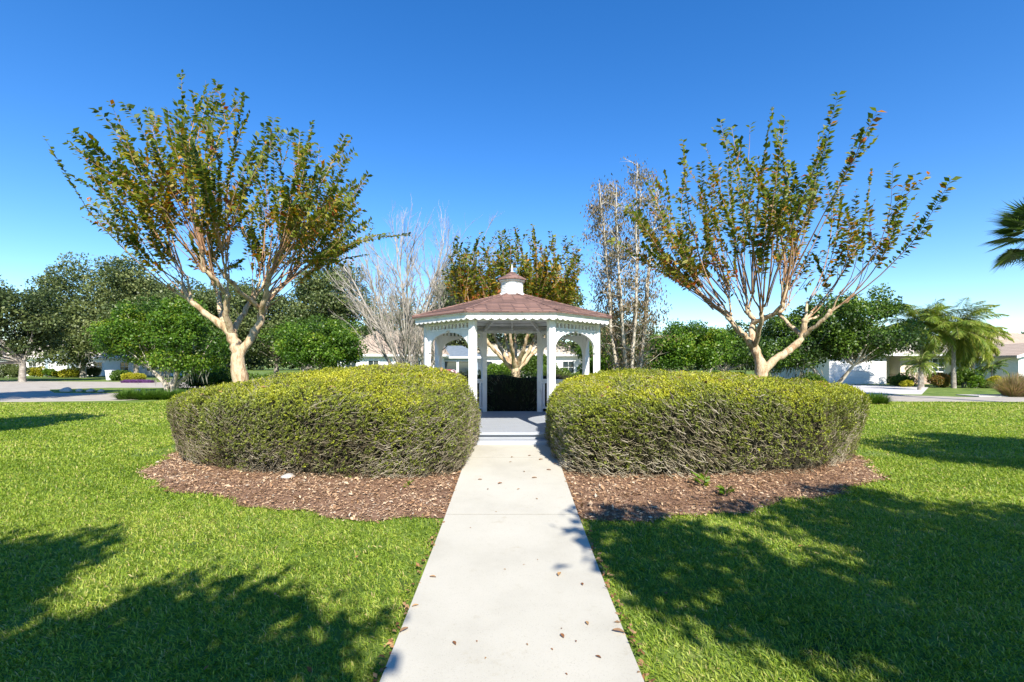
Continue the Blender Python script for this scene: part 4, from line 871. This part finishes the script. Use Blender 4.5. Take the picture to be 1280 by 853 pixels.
def fan_palm():
    D = 20; X = at(1300, 290, D); r = np.random.default_rng(66); base = (X.x, X.y, 0); root = thing('fan_palm', 'tall dark fan palm reaching in at the right edge of the sky', 'palm tree', base); H = X.z
    tb = TB(); tb.add([[0, 0, -.2], [.05, 0, H * .3], [0, 0, H * .7], [0, 0, H]], [.24, .19, .17, .2]); tb.build('trunk', M['grey_bark'], root, 10)
    rb = TB(); C, D_, N, L_ = [], [], [], []
    for i in range(34):
        az = i * 2.4; pt = r.uniform(-1.0, 1.3); d = np.array([math.cos(az) * math.cos(pt), math.sin(az) * math.cos(pt), math.sin(pt)]); st = r.uniform(.8, 1.2); p = np.array([0, 0, H]) + d * st - np.array([0, 0, .12])
        rb.add([[0, 0, H], (np.array([0, 0, H]) * .5 + p * .5) + [0, 0, .06], p], [.02, .016, .012]); s = nz(np.cross(d, [0, 0, 1.0])); up_ = np.cross(s, d); ns = 30
        for k in range(ns):
            a = (k / (ns - 1) - .5) * 4.0; dd = d * math.cos(a) + s * math.sin(a) + np.array([0, 0, -.28]) * abs(math.cos(a * .5)); C.append(p + d * .0); D_.append(dd); N.append(up_ + r.normal(0, .2, 3)); L_.append(1.05 * r.uniform(.85, 1.1) * (1 - .12 * abs(a)))
    rb.build('frond_ribs', M['palm_rib'], root, 4); leaves('fronds', np.array(C), np.array(D_), np.array(N), np.array(L_), 0.075, M['fanpalm'], root)
fan_palm()

# ---------------------------------------------------------------- shrubs, border grasses
def shrub(name, label, px, D, wpx, hpx, mat, seed, n=5000, L=0.10, depth=None, cat='shrub', group=None, lump=14):
    b = gr(px, D); W = wpx * D / F / 2; H = hpx * D / F; dp = depth or W * 0.7; r = np.random.default_rng(seed); root = thing(name, label, cat, tuple(b), 0, group)
    cc = np.stack([r.uniform(-.75, .75, lump) * W, r.uniform(-.6, .6, lump) * dp, r.uniform(.3, .75, lump) * H], -1); rad = np.minimum(W, H) * r.uniform(.28, .5, lump)
    per = r.integers(0, lump, n); u = unit(n, r); X = cc[per] + u * rad[per][:, None] * (1 - np.abs(r.normal(0, .15, n)))[:, None]; X[:, 2] = np.abs(X[:, 2]) + .02
    leaves('foliage', X, nz(u + unit(n, r)), u + unit(n, r) * .7, L * r.uniform(.6, 1.3, n), L * .55, M[mat], root, np.clip(r.normal(.5, .2, n) + .1 * u[:, 2], 0, 1))
    tb = TB()
    for k in range(7): e = cc[k % lump]; tb.add([[0 + e[0] * .3, e[1] * .3, -.03], e * .5 + r.normal(0, .03, 3), e], [.03, .02, .01])
    tb.build('stems', M['grey_bark'], root, 5); return root

sh = [('shrub', 'dark clipped shrub at the far left road corner', 8, 58, 26, 20, 'oak', 1), ('shrub', 'second dark shrub beside the far left corner shrub', 25, 58, 18, 16, 'oak', 2),
      ('yellow_shrub', 'tall yellow-green shrub in front of the far left house', 44, 64, 18, 13, 'yellow', 3), ('shrub', 'low olive shrub between the yellow shrubs across the road', 62, 64, 14, 10, 'bright', 4),
      ('yellow_shrub', 'wide low golden shrub left of the tall oak trunk', 90, 62, 24, 11, 'yellow', 5), ('yellow_shrub', 'small golden shrub below the far left house wall', 72, 63, 8, 7, 'yellow', 6),
      ('shrub', 'dark shrub to the right of the tall oak trunk', 116, 64, 16, 14, 'oak', 7),
      ('shrub', 'shadowy spreading shrub under the low bright tree', 262, 32, 60, 26, 'oak2', 8), ('shrub', 'shadowy shrub beside the big crape myrtle trunk', 325, 30, 50, 22, 'oak2', 9),
      ('shrub', 'dark foundation shrub along the white sided house', 470, 36, 60, 12, 'oak2', 10),
      ('shrub', 'green shrub behind the back hedge left of the rear myrtle trunk', 612, 30, 30, 22, 'bright', 11), ('shrub', 'dark shrub behind the back hedge right of the rear myrtle trunk', 690, 30, 50, 28, 'oak2', 12),
      ('shrub', 'green shrub seen through the right gazebo arch', 720, 27, 30, 30, 'bright', 13), ('shrub', 'dark shrub behind the right end of the right hedge', 1000, 24, 60, 26, 'oak2', 14),
      ('shrub', 'dark green shrub under the stone-based window', 1128, 37, 26, 14, 'oak2', 15), ('yellow_shrub', 'small golden shrub at the lawn edge under the window', 1132, 35.5, 12, 7, 'yellow', 16),
      ('red_shrub', 'orange-red shrub between the two leaning palm trunks', 1176, 35, 26, 18, 'red_shrub', 17), ('shrub', 'large dark green shrub under the drooping palm', 1204, 35, 26, 26, 'oak2', 18),
      ('shrub', 'pale green shrub at the right of the palm clump', 1218, 34, 16, 16, 'bright', 19), ('yellow_shrub', 'pointed golden shrub before the tan-roofed house', 1243, 34.5, 14, 15, 'yellow', 20),
      ('shrub', 'low green shrub at the foot of the golden shrub', 1232, 34, 14, 8, 'bright', 21), ('shrub', 'low dark shrub below the tan-roofed house window', 1262, 35.5, 20, 10, 'oak2', 22),
      ('shrub', 'tall green shrub behind the back hedge hiding the cream house wall', 628, 33, 46, 44, 'bright', 25), ('shrub', 'tall dark shrub behind the right rear gazebo posts', 672, 34, 50, 46, 'oak2', 26),
      ('shrub', 'mid green shrub between the sparse tree and the gazebo', 745, 31, 46, 34, 'bright', 27), ('shrub', 'grey-green shrub below the leafless tree', 452, 30, 50, 22, 'oak', 28), ('shrub', 'broad dark shrub right of the big myrtle below the round tree', 370, 31, 56, 18, 'oak2', 29),
      ('shrub', 'dark shrub under the yellow-green bushy tree', 850, 29, 60, 26, 'oak2', 30), ('shrub', 'dark shrub left of the right myrtle trunk', 905, 28, 46, 28, 'oak2', 31),
      ('shrub', 'round green shrub far behind the left lawn road edge', 150, 50, 20, 12, 'oak2', 23), ('yellow_shrub', 'low golden shrub beside the white bin', 167, 45, 24, 10, 'yellow', 24)]
for nm, lb, px, D, wp, hp, mt, sd_ in sh: shrub(nm, lb, px, D, wp, hp, mt, 700 + sd_, n=int(2500 + wp * hp * 7), L=0.07 + 0.0016 * D)

def blades(name, label, pts, n, H, mat, seed, cat, W=0.02, spread=.5, rad=.25, group=None):
    """tuft blades rising from each of the given points"""
    r = np.random.default_rng(seed); pts = np.array(pts); c0 = pts.mean(0); root_ = None
    k = r.integers(0, len(pts), n); a = r.uniform(0, 2 * math.pi, n); q = np.sqrt(r.random(n)) * rad; C = pts[k] + np.stack([np.cos(a) * q, np.sin(a) * q, np.zeros(n)], -1); lean = r.uniform(0, spread, n)
    D_ = np.stack([np.cos(a) * lean, np.sin(a) * lean, np.ones(n)], -1); L = H * r.uniform(.6, 1.15, n); D_ = nz(D_); K = 4; t = np.linspace(0, 1, K)[None, :, None]
    P = C[:, None] + D_[:, None] * L[:, None, None] * t + np.stack([np.cos(a), np.sin(a), -1.1 * np.ones(n)], -1)[:, None] * (L * lean)[:, None, None] * .55 * t ** 2
    s = np.stack([-np.sin(a), np.cos(a), np.zeros(n)], -1)[:, None] * W * np.array([1, .8, .5, .05])[None, :, None] / 2
    V = np.stack([P - s, P + s], 2); i = np.arange(n * K * 2).reshape(n, K, 2); Fs = np.stack([i[:, :-1, 0], i[:, :-1, 1], i[:, 1:, 1], i[:, 1:, 0]], -1).reshape(-1, 4)
    V = V.reshape(-1, 3) - c0; o = meshnp(name, V, Fs, M[mat], None, np.repeat(np.clip(r.normal(.5, .22, n), 0, 1), K - 1)); o.location = tuple(c0); return tag(o, label, cat, group)
labs = ['leftmost tuft of the border grass row by the left road', 'second tuft of border grass from the left road', 'middle left tuft of the border grass row', 'middle tuft of the border grass row below the low tree', 'middle right tuft of the border grass row', 'border grass tuft beside the crooked grey tree trunk', 'rightmost border grass tuft against the left hedge']
for i, px in enumerate((158, 171, 184, 197, 210, 222, 234)):
    g = gr(px, 23.0 + 0.25 * (i % 2)); blades('border_grass', labs[i], [tuple(g)], 900, 0.52, 'liriope', 800 + i, 'ornamental grass', 0.035, 0.8, 0.32, 'border grass tufts by the left road')
for i, px in enumerate((1088, 1098)): blades('border_grass', ['border grass tuft tucked behind the right end of the right hedge', 'border grass tuft at the driveway corner'][i], [tuple(gr(px, 20.5))], 900, 0.5, 'liriope', 820 + i, 'ornamental grass', 0.03, 0.8, 0.3)
blades('fountain_grass', 'reddish plume-topped fountain grass clump at the right edge', [tuple(gr(1266, 25.0)), tuple(gr(1276, 25.2)), tuple(gr(1286, 25.1))], 5200, 1.25, 'fountain', 830, 'ornamental grass', 0.022, 0.75, 0.35)
blades('flower_bed', 'low purple flowering plants at the kerb beyond the left lawn', [tuple(gr(px, 44)) for px in range(158, 188, 4)], 2500, 0.32, 'purple', 831, 'flowers', 0.06, 0.6, 0.4)
flatxy('island_kerb', [(24.6, 24.9), (30, 24.9), (30, 26.4), (24.6, 26.2)], M['kerb'], -0.1, 0.05)
# weeds growing through the mulch
def weed(label, x, y, n, L, seed):
    r = np.random.default_rng(seed); b = (x, y, float(hz(x, y)) + .012); a = r.uniform(0, 6.28, n); C = np.stack([np.cos(a) * .02, np.sin(a) * .02, r.uniform(0, L * .7, n)], -1); root = thing('weed', label, 'weed', b)
    leaves('leaf_cluster', C, np.stack([np.cos(a), np.sin(a), r.uniform(0, 1, n)], -1), np.array([0, 0, 1.0]) + r.normal(0, .3, (n, 3)), L * r.uniform(.6, 1.1, n), L * .35, M['bright'], root, r.uniform(.5, 1, n)); TB().add([[0, 0, -.02], [.005, 0, L * .4], [0, 0.005, L * .9]], [.004, .003, .002]).build('stem', M['liriope'], root, 4)
weed('broad-leaved green weed in the mulch before the right hedge', 2.55, 5.62, 16, 0.13, 1)
weed('tiny green weed under the left hedge edge', -1.28, 5.85, 10, 0.09, 2)
weed('taller thin weed behind the broad weed in the right mulch', 2.42, 5.95, 12, 0.18, 3)

# ---------------------------------------------------------------- small things in the foreground
def rock(name, label, loc, s, seed, mat='stone', group=None):
    r = np.random.default_rng(seed); bm = bmesh.new(); bmesh.ops.create_icosphere(bm, subdivisions=3, radius=1)
    for v in bm.verts:
        p = np.array(v.co)[None]; k = 1 + 0.22 * float(sn(p, 1.3, seed)[0]) + .08 * float(sn(p, 3.5, seed + 1)[0]); v.co = Vector((v.co.x * s[0] * k, v.co.y * s[1] * k, v.co.z * s[2] * k))
    me = bpy.data.meshes.new(name); bm.to_mesh(me); bm.free(); me.materials.append(M[mat]); o = bpy.data.objects.new(name, me); col.objects.link(o); o.location = loc; tag(o, label, 'rock', group)
    for p in me.polygons: p.use_smooth = True
rock('stone', 'small white stone lying in the mulch before the left hedge', (-3.05, 6.42, float(hz(-3.05, 6.42)) + .03), (.085, .06, .04), 5)
rk = ['largest pale rock at the left tip of the road island', 'flat pale rock on the near kerb of the road island', 'small pale rock at the middle of the road island', 'pale rock near the right end of the road island', 'low pale rock close to the largest island rock']
for i, (x, y, s) in enumerate([(-26.9, 28.6, .34), (-25.2, 28.3, .24), (-24.5, 28.2, .2), (-22.6, 28.6, .22), (-26.1, 28.5, .22)]): rock('rock', rk[i], (x, y, .12), (s * .9, s * .7, s * .55), 30 + i, group='pale rocks on the road island')

def stake_light():
    x, y = 0.80, 7.05; root = thing('garden_light', 'short black garden light stake at the right path edge by the hedge', 'garden light', (x, y, float(hz(x, y))))
    mb = MB(); mb.tube([(0, 0, -.05), (0, 0, .20)], .012, 8); mb.build('stake', M['black'], root, smooth=True)
    mb = MB(); mb.tube([(0, 0, .20), (0, 0, .215), (0, 0, .22), (0, 0, .24)], [.014, .035, .035, .012], 12); mb.build('lamp_head', M['black'], root)
stake_light()

def fallen():
    r = np.random.default_rng(91); pts = []
    spots_ = [(638, 578, 0), (640, 572, 1), (662, 570, 1), (655, 590, 0), (668, 598, 1), (610, 612, 0), (625, 605, 1), (600, 600, 1), (648, 612, 0), (686, 588, 1), (694, 580, 1), (676, 575, 1), (699, 719, 2), (655, 706, 3), (672, 700, 3), (773, 791, 2), (734, 780, 0), (748, 822, 0), (607, 823, 3), (568, 805, 0), (659, 806, 3), (703, 796, 0), (720, 802, 3), (702, 786, 3), (519, 758, 0), (505, 789, 2), (541, 722, 0), (708, 843, 3), (631, 712, 3), (728, 731, 0), (690, 812, 3), (596, 802, 3), (671, 624, 0), (620, 640, 3), (588, 660, 3)]
    for i, (px, py, kd) in enumerate(spots_):
        D = 5.0
        for _ in range(30): D = (EYE - float(hz(0, D)) - .047) * F / (py - HY)
        X = (px - CX) / F * D; L = [.042, .055, .06, .018][kd] * r.uniform(.8, 1.2); n = 4
        # a curled leaf: 3x5 grid bent both ways
        us = np.linspace(-.5, .5, 6); V = []
        for u in us:
            wv = math.cos(u * math.pi) ** .7 * L * .45 + .0005
            for q in (-.5, 0, .5): V.append([u * L, q * wv, L * (.10 * math.cos(u * 3) + .25 * abs(q) + .07)])
        V = np.array(V); a = r.uniform(0, 6.28); V[:, :2] = V[:, :2] @ np.array([[math.cos(a), -math.sin(a)], [math.sin(a), math.cos(a)]]); Fs = [[k * 3 + j, k * 3 + j + 1, k * 3 + j + 4, k * 3 + j + 3] for k in range(5) for j in range(2)]
        o = meshnp('fallen_leaf', V, Fs, M['litter'], None, np.full(10, r.random()), True); o.location = (X, D, float(hz(0, D)) + .046)
        tag(o, ('tiny brown fragment of dead leaf' if kd == 3 else 'dry brown fallen leaf') + ' on the pale concrete path', 'fallen leaf', 'tiny leaf fragments scattered on the path' if kd == 3 else 'dry leaves scattered on the path')
        if kd == 2: o['label'] = {719: 'largest dark curled leaf alone in the middle of the path', 791: 'brown leaf lying on the right edge of the path nearest the viewer', 789: 'brown leaf lying by the left path edge nearest the viewer'}[py]
fallen()
def litter_ground():
    r = np.random.default_rng(92); n = 700; x = r.uniform(-7, 7, n); y = r.uniform(1.8, 12, n); k = (r.random(n) < np.where(in_bed(x, y), 1, .3)) & ~((np.abs(x) < PW) & (y < 8)); x, y = x[k], y[k]
    e = (r.random(420) - .5) * .1; ye = r.uniform(2, 7.7, 420); xe = np.sign(r.random(420) - .5) * (PW + .03) + e * .6; x = np.concatenate([x, xe]); y = np.concatenate([y, ye]); n = len(x)
    C = np.stack([x, y, hz(x, y) + .045], -1); D_ = unit(n, r) * [1, 1, .3]; L = r.uniform(.02, .055, n)
    tag(leaves('leaf_litter', C, D_, unit(n, r) * .4 + [0, 0, 1], L, L * .5, M['litter'], None, None, .2), 'scattered dry brown leaves along the path edges and in the bed', 'fallen leaves', kind='stuff')
litter_ground()

# ---------------------------------------------------------------- houses
def hip_roof(x0, x1, y0, y1, z, h, ov=0.45, ridge=None):
    mb = MB(); x0 -= ov; x1 += ov; y0 -= ov; y1 += ov; d = (y1 - y0) / 2; ym = (y0 + y1) / 2
    if ridge is not None: d = ridge
    if x1 - x0 < 2 * d: d = (x1 - x0) / 2 - .05
    a, b, c, e = (x0, y0, z), (x1, y0, z), (x1, y1, z), (x0, y1, z); p, q = (x0 + d, ym, z + h), (x1 - d, ym, z + h)
    bt = .16
    mb.face([a, b, q, p]); mb.face([b, c, q]); mb.face([c, e, p, q]); mb.face([e, a, p]); lo = [(v[0], v[1], v[2] - .02) for v in (a, b, c, e)]; mb.face(lo)
    return mb
def gable_roof(x0, x1, y0, y1, z, h, ov=0.4):
    """ridge runs along y, gable faces the viewer"""
    mb = MB(); xm = (x0 + x1) / 2; k = h / ((x1 - x0) / 2); za = z - k * ov
    mb.prism([(x0 - ov, za), (xm, z + h), (x1 + ov, za), (x1 + ov, za + .16), (xm, z + h + .18), (x0 - ov, za + .16)], y0 - ov, y1 + ov); return mb
def fascia(root, x0, x1, y0, y1, z, ov=.45):
    mb = MB(); mb.box(x0 - ov - .02, x1 + ov + .02, y0 - ov - .04, y0 - ov + .0, z - .17, z - .003); mb.box(x0 - ov - .02, x0 - ov + .02, y0 - ov + .002, y1 + ov, z - .17, z - .003); mb.box(x1 + ov - .02, x1 + ov + .02, y0 - ov + .002, y1 + ov, z - .17, z - .003); mb.build('fascia', M['trim'], root)
    mb = MB(); mb.box(x0 - ov + .03, x1 + ov - .03, y0 - ov + .01, y1 + ov - .01, z - .10, z - .06); mb.build('soffit', M['trim'], root)
def window(root, xc, y, zc, w_, h, cols=2, rows=3, shutters=False, bars=.03):
    f = MB(); t = .07
    f.box(xc - w_/2 - t, xc - w_/2, y - .05, y + .02, zc - h/2 - t, zc + h/2 + t); f.box(xc + w_/2, xc + w_/2 + t, y - .05, y + .02, zc - h/2 - t, zc + h/2 + t)
    f.box(xc - w_/2, xc + w_/2, y - .05, y + .02, zc + h/2, zc + h/2 + t); f.box(xc - w_/2, xc + w_/2, y - .07, y + .02, zc - h/2 - t, zc - h/2)
    for k in range(1, cols): x = xc - w_/2 + w_ * k / cols; f.box(x - bars/2, x + bars/2, y - .03, y - .005, zc - h/2, zc + h/2)
    for k in range(1, rows): z = zc - h/2 + h * k / rows; f.box(xc - w_/2, xc + w_/2, y - .028, y - .006, z - bars/2, z + bars/2)
    wo = f.build('window', M['trim'], root); g = MB(); g.box(xc - w_/2 + .002, xc + w_/2 - .002, y - .004, y + .015, zc - h/2 + .002, zc + h/2 - .002); g.build('pane', M['glass'], wo)
    return wo

# right, tan hip roof and a white gable wing with a wide window
def house_right():
    D = 38; root = thing('house', 'tan-roofed white bungalow at the right edge with a dark wide window', 'house', (37.1, D, 0))
    w1 = MB(); w1.box(1.6, 16, 2.0, 12, -.1, 2.35); w1.build('wall', M['stucco_b'], root)
    r1 = hip_roof(1.6, 16, 2.0, 12, 2.4, 2.3, .6); r1.build('roof', M['tan_tile'], root); fascia(root, 1.6, 16, 2.0, 12, 2.4, .6)
    g = MB(); g.prism([(2.75, -.1), (9, -.1), (9, 2.35), (5.88, 3.3), (2.75, 2.35)], -.8, 2.0); g.build('wing_wall', M['stucco_w'], root)
    r2 = gable_roof(2.6, 9, -.8, 4, 2.37, .96, .35); r2.build('wing_roof', M['tan_tile'], root)
    f = MB()
    for s in (-1, 1):
        a = Vector((5.8, 0, 3.46)); b = Vector((5.8 + s * 3.58, 0, 2.385)); f.prism([(a.x, a.z), (b.x, b.z), (b.x, b.z - .2), (a.x, a.z - .2)], -1.2, -1.155)
    f.build('gable_trim', M['trim'], root)
    window(root, 4.0, 2.0, 1.25, 1.5, 1.5, 2, 2, bars=.08)
    window(root, 5.8, -.8, 1.4, 1.6, 1.2, 2, 2)
    rc = MB(); rc.tube([(1.0 + 5.6, 7.0, 4.72), (11, 7.0, 4.72)], .09, 6); rc.build('ridge_cap', M['pale_tile'], root)
house_right()

# garage house at right, mostly hidden by the oak and palms
def house_garage():
    D = 41; root = thing('house', 'cream bungalow with white garage door behind the leaning oak', 'house', (29.0, D, 0))
    w1 = MB(); w1.box(-1.5, 3.2, 0, 9, -.1, 2.5); w1.build('wall', M['stucco_w'], root)
    r1 = hip_roof(-1.8, 12.6, 0, 11, 2.62, 2.0, .5); r1.build('roof', M['pale_tile'], root); fascia(root, -1.8, 12.6, 0, 11, 2.62, .5)
    gd = MB()
    for k in range(4): gd.box(-1.0, 2.4, -.04, -.005, .03 + k * .55, .03 + k * .55 + .535)
    gd.build('garage_door', M['trim'], root, .01)
    en = MB(); en.box(3.2, 5.0, 1.6, 9, -.1, 2.5); en.build('entry_wall', M['stucco_w'], root)
    dr = MB(); dr.box(3.5, 4.4, 1.54, 1.6, 0, 2.1); d_o = dr.build('door', M['trim'], root, .01); dh = MB(); dh.tube([(4.3, 1.5, 1), (4.3, 1.53, 1)], .03, 8); dh.build('handle', M['black'], d_o)
    co = MB(); co.box(3.15, 3.45, -.02, .28, -.1, 2.5); co.build('column', M['stucco_w'], root)
    w2 = MB(); w2.box(5.0, 12.0, .4, 9, .85, 2.5); w2.build('front_wall', M['stucco_c'], root)
    bs = MB(); bs.box(4.97, 12.03, .34, 9, -.1, .85); bs.build('stone_base', M['brick'], root)
    window(root, 7.0, .4, 1.65, 1.0, 1.1, 2, 3, bars=.05); window(root, 8.3, .4, 1.65, 1.0, 1.1, 2, 3, bars=.05)
    s = MB(); s.box(6.1, 6.38, .35, .39, 1.05, 2.25); s.build('shutter', M['stucco_b'], root)
house_garage()

# white sided building behind the bare tree
def house_back():
    D = 42; root = thing('house', 'white sided house with pale orange roof behind the leafless tree', 'house', (-15.5, D, 0))
    w1 = MB(); w1.box(0, 9.2, 0, 9, -.1, 2.5); w1.build('wall', M['siding'], root)
    r1 = hip_roof(0, 9.2, 0, 9, 2.6, 2.4, .5, 2.6); r1.build('roof', M['tan_tile'], root); fascia(root, 0, 9.2, 0, 9, 2.6, .5)
    for x in (1.2, 3.2, 5.6, 7.4): window(root, x, 0, 1.4, .9, 1.3, 2, 2)
house_back()
# blue-grey gabled house through the left arch
def house_blue():
    D = 44; root = thing('house', 'blue-grey gabled house with large windows seen through the left arch', 'house', (-7.6, D, 0))
    w1 = MB(); w1.box(-.8, 4.4, 0, 7, -.1, 2.4); w1.build('wall', M['stucco_b'], root)
    g = hip_roof(-.8, 4.4, 0, 7, 2.45, 1.15, .4, 2.2); g.build('roof', M['blue_roof'], root); fascia(root, -.8, 4.4, 0, 7, 2.45, .4)
    for x in (.2, 1.9, 3.2): window(root, x, 0, 1.15, 1.1, 1.7, 1, 1)
house_blue()
def house_cream():
    D = 52; root = thing('house', 'cream house with tall pale roof directly behind the gazebo', 'house', (-4.8, D, 0))
    w1 = MB(); w1.box(0, 13, 0, 9, -.1, 2.7); w1.build('wall', M['stucco_w'], root)
    g = hip_roof(0, 13, 0, 9, 2.8, 2.6, .5); g.build('roof', M['pale_tile'], root); fascia(root, 0, 13, 0, 9, 2.8, .5)
    for x in (2, 5, 8.5, 11): window(root, x, 0, 1.4, 1.2, 1.3, 2, 2)
house_cream()
# far left
def house_left():
    D = 72; root = thing('house', 'white house with bluish gable across the road at far left', 'house', (-79, D, 0))
    w1 = MB(); w1.box(0, 27, 0, 10, -.1, 2.7); w1.build('wall', M['stucco_w'], root)
    g = hip_roof(0, 27, 0, 10, 2.8, 2.6, .5); g.build('roof', M['pale_tile'], root); fascia(root, 0, 27, 0, 10, 2.8, .5)
    g = MB(); g.prism([(9, -.1), (13, -.1), (13, 2.6), (11, 3.6), (9, 2.6)], -1.2, 0); g.build('porch_wall', M['stucco_b'], root)
    g = gable_roof(9, 13, -1.2, 3, 2.65, 1.0, .35); g.build('porch_roof', M['blue_roof'], root)
    for x in (2.5, 6, 16, 20, 24): window(root, x, 0, 1.4, 1.2, 1.3, 2, 2)
    gd = MB()
    for k in range(4): gd.box(9.6, 12.4, -1.24, -1.205, .03 + k * .5, .5 + k * .5)
    gd.build('garage_door', M['trim'], root)
house_left()
def house_far():
    D = 76; root = thing('house', 'pale low house glimpsed behind the tall grey-green oaks', 'house', (-76, D + 6, 0))
    w1 = MB(); w1.box(4, 16, 0, 10, -.1, 2.7); w1.build('wall', M['stucco_w'], root)
    g = hip_roof(4, 16, 0, 10, 2.8, 2.8, .5); g.build('roof', M['tan_tile'], root); fascia(root, 4, 16, 0, 10, 2.8, .5)
    for x in (6, 10, 14): window(root, x, 0, 1.4, 1.4, 1.3, 2, 2)
house_far()

# bins at the kerb
def bin_(label, px, D, mat, seed, h=1.05):
    b = gr(px, D); root = thing('wheelie_bin', label, 'bin', tuple(b), R(8 * seed)); mb = MB()
    vs0 = [mb.bm.verts.new(p) for p in [(-.24, -.26, .06), (.24, -.26, .06), (.24, .26, .06), (-.24, .26, .06)]]; vs1 = [mb.bm.verts.new(p) for p in [(-.31, -.34, h), (.31, -.34, h), (.31, .36, h), (-.31, .36, h)]]
    mb.bm.faces.new(vs0[::-1]); mb.bm.faces.new(vs1)
    for k in range(4): mb.bm.faces.new((vs0[k], vs0[(k+1) % 4], vs1[(k+1) % 4], vs1[k]))
    mb.build('body', M[mat], root, .02)
    l = MB(); l.prism([(-.38, h + .005), (.40, h + .005), (.38, h + .08), (-.36, h + .05)], -.33, .33, Matrix.Rotation(R(90), 4, 'Z')); l.build('lid', M[mat], root, .01)
    for s in (-1, 1): wv = MB(); wv.tube([(s * .27, .30, .11), (s * .33, .30, .11)], .11, 14); wv.build('wheel', M['black'], root)
bin_('white wheeled bin standing at the far kerb', 138, 50, 'purple_bin', 1)
bin_('dark blue wheeled bin right beside the white one', 148, 50.5, 'bin_blue', 2)

# red car seen through the left arch of the gazebo
def car():
    D = 33; b = gr(556, D); root = thing('parked_car', 'red car parked behind the back hedge, seen through the gazebo arch', 'car', tuple(b))
    body = MB(); prof = [(-2.2, .32), (2.2, .32), (2.25, .62), (2.15, .82), (1.2, .93), (.55, 1.36), (-.9, 1.40), (-1.6, .98), (-2.2, .90), (-2.26, .6)]
    body.prism(prof, -.85, .85); body.build('body', M['red_paint'], root, .07)
    gl = MB(); gl.prism([(1.02, .95), (.52, 1.30), (-.85, 1.34), (-1.42, 1.0)], -.862, .862); gl.build('window', M['glass'], root)
    for x in (-1.4, 1.35):
        for s in (-1, 1):
            wv = MB(); wv.tube([(x, s * .70, .33), (x, s * .88, .33)], .33, 20); t = wv.build('wheel', M['black'], root); rm = MB(); rm.tube([(x, s * .875, .33), (x, s * .89, .33)], .19, 14); rm.build('rim', M['trim'], t)
    for s in (-1, 1): hl = MB(); hl.box(-2.28, -2.2, s * .62 - .14, s * .62 + .14, .66, .78); hl.build('headlight', M['trim'], root, .02)
car()
# leafless-season treeline closing the horizon
def far_line():
    r = np.random.default_rng(5); C = []; n = 60000; X = r.uniform(-260, 260, n); top = 6.5 + 2.5 * np.sin(X * .05) + 1.5 * np.sin(X * .17 + 1) + 1.0 * np.sin(X * .41); Y = 150 + r.normal(0, 6, n) - np.abs(r.normal(0, 3, n)); Z = top * np.sqrt(r.random(n)) + r.normal(0, .3, n)
    P = np.stack([X, Y, np.maximum(Z, .2)], -1); leaves_o = leaves('distant_woods', P, unit(n, r), unit(n, r), r.uniform(1.0, 1.9, n), 1.0, M['oak'], None, np.clip(r.normal(.4, .2, n), 0, 1))
    tag(leaves_o, 'low dark line of distant trees on the horizon', 'woods', kind='stuff')
far_line()
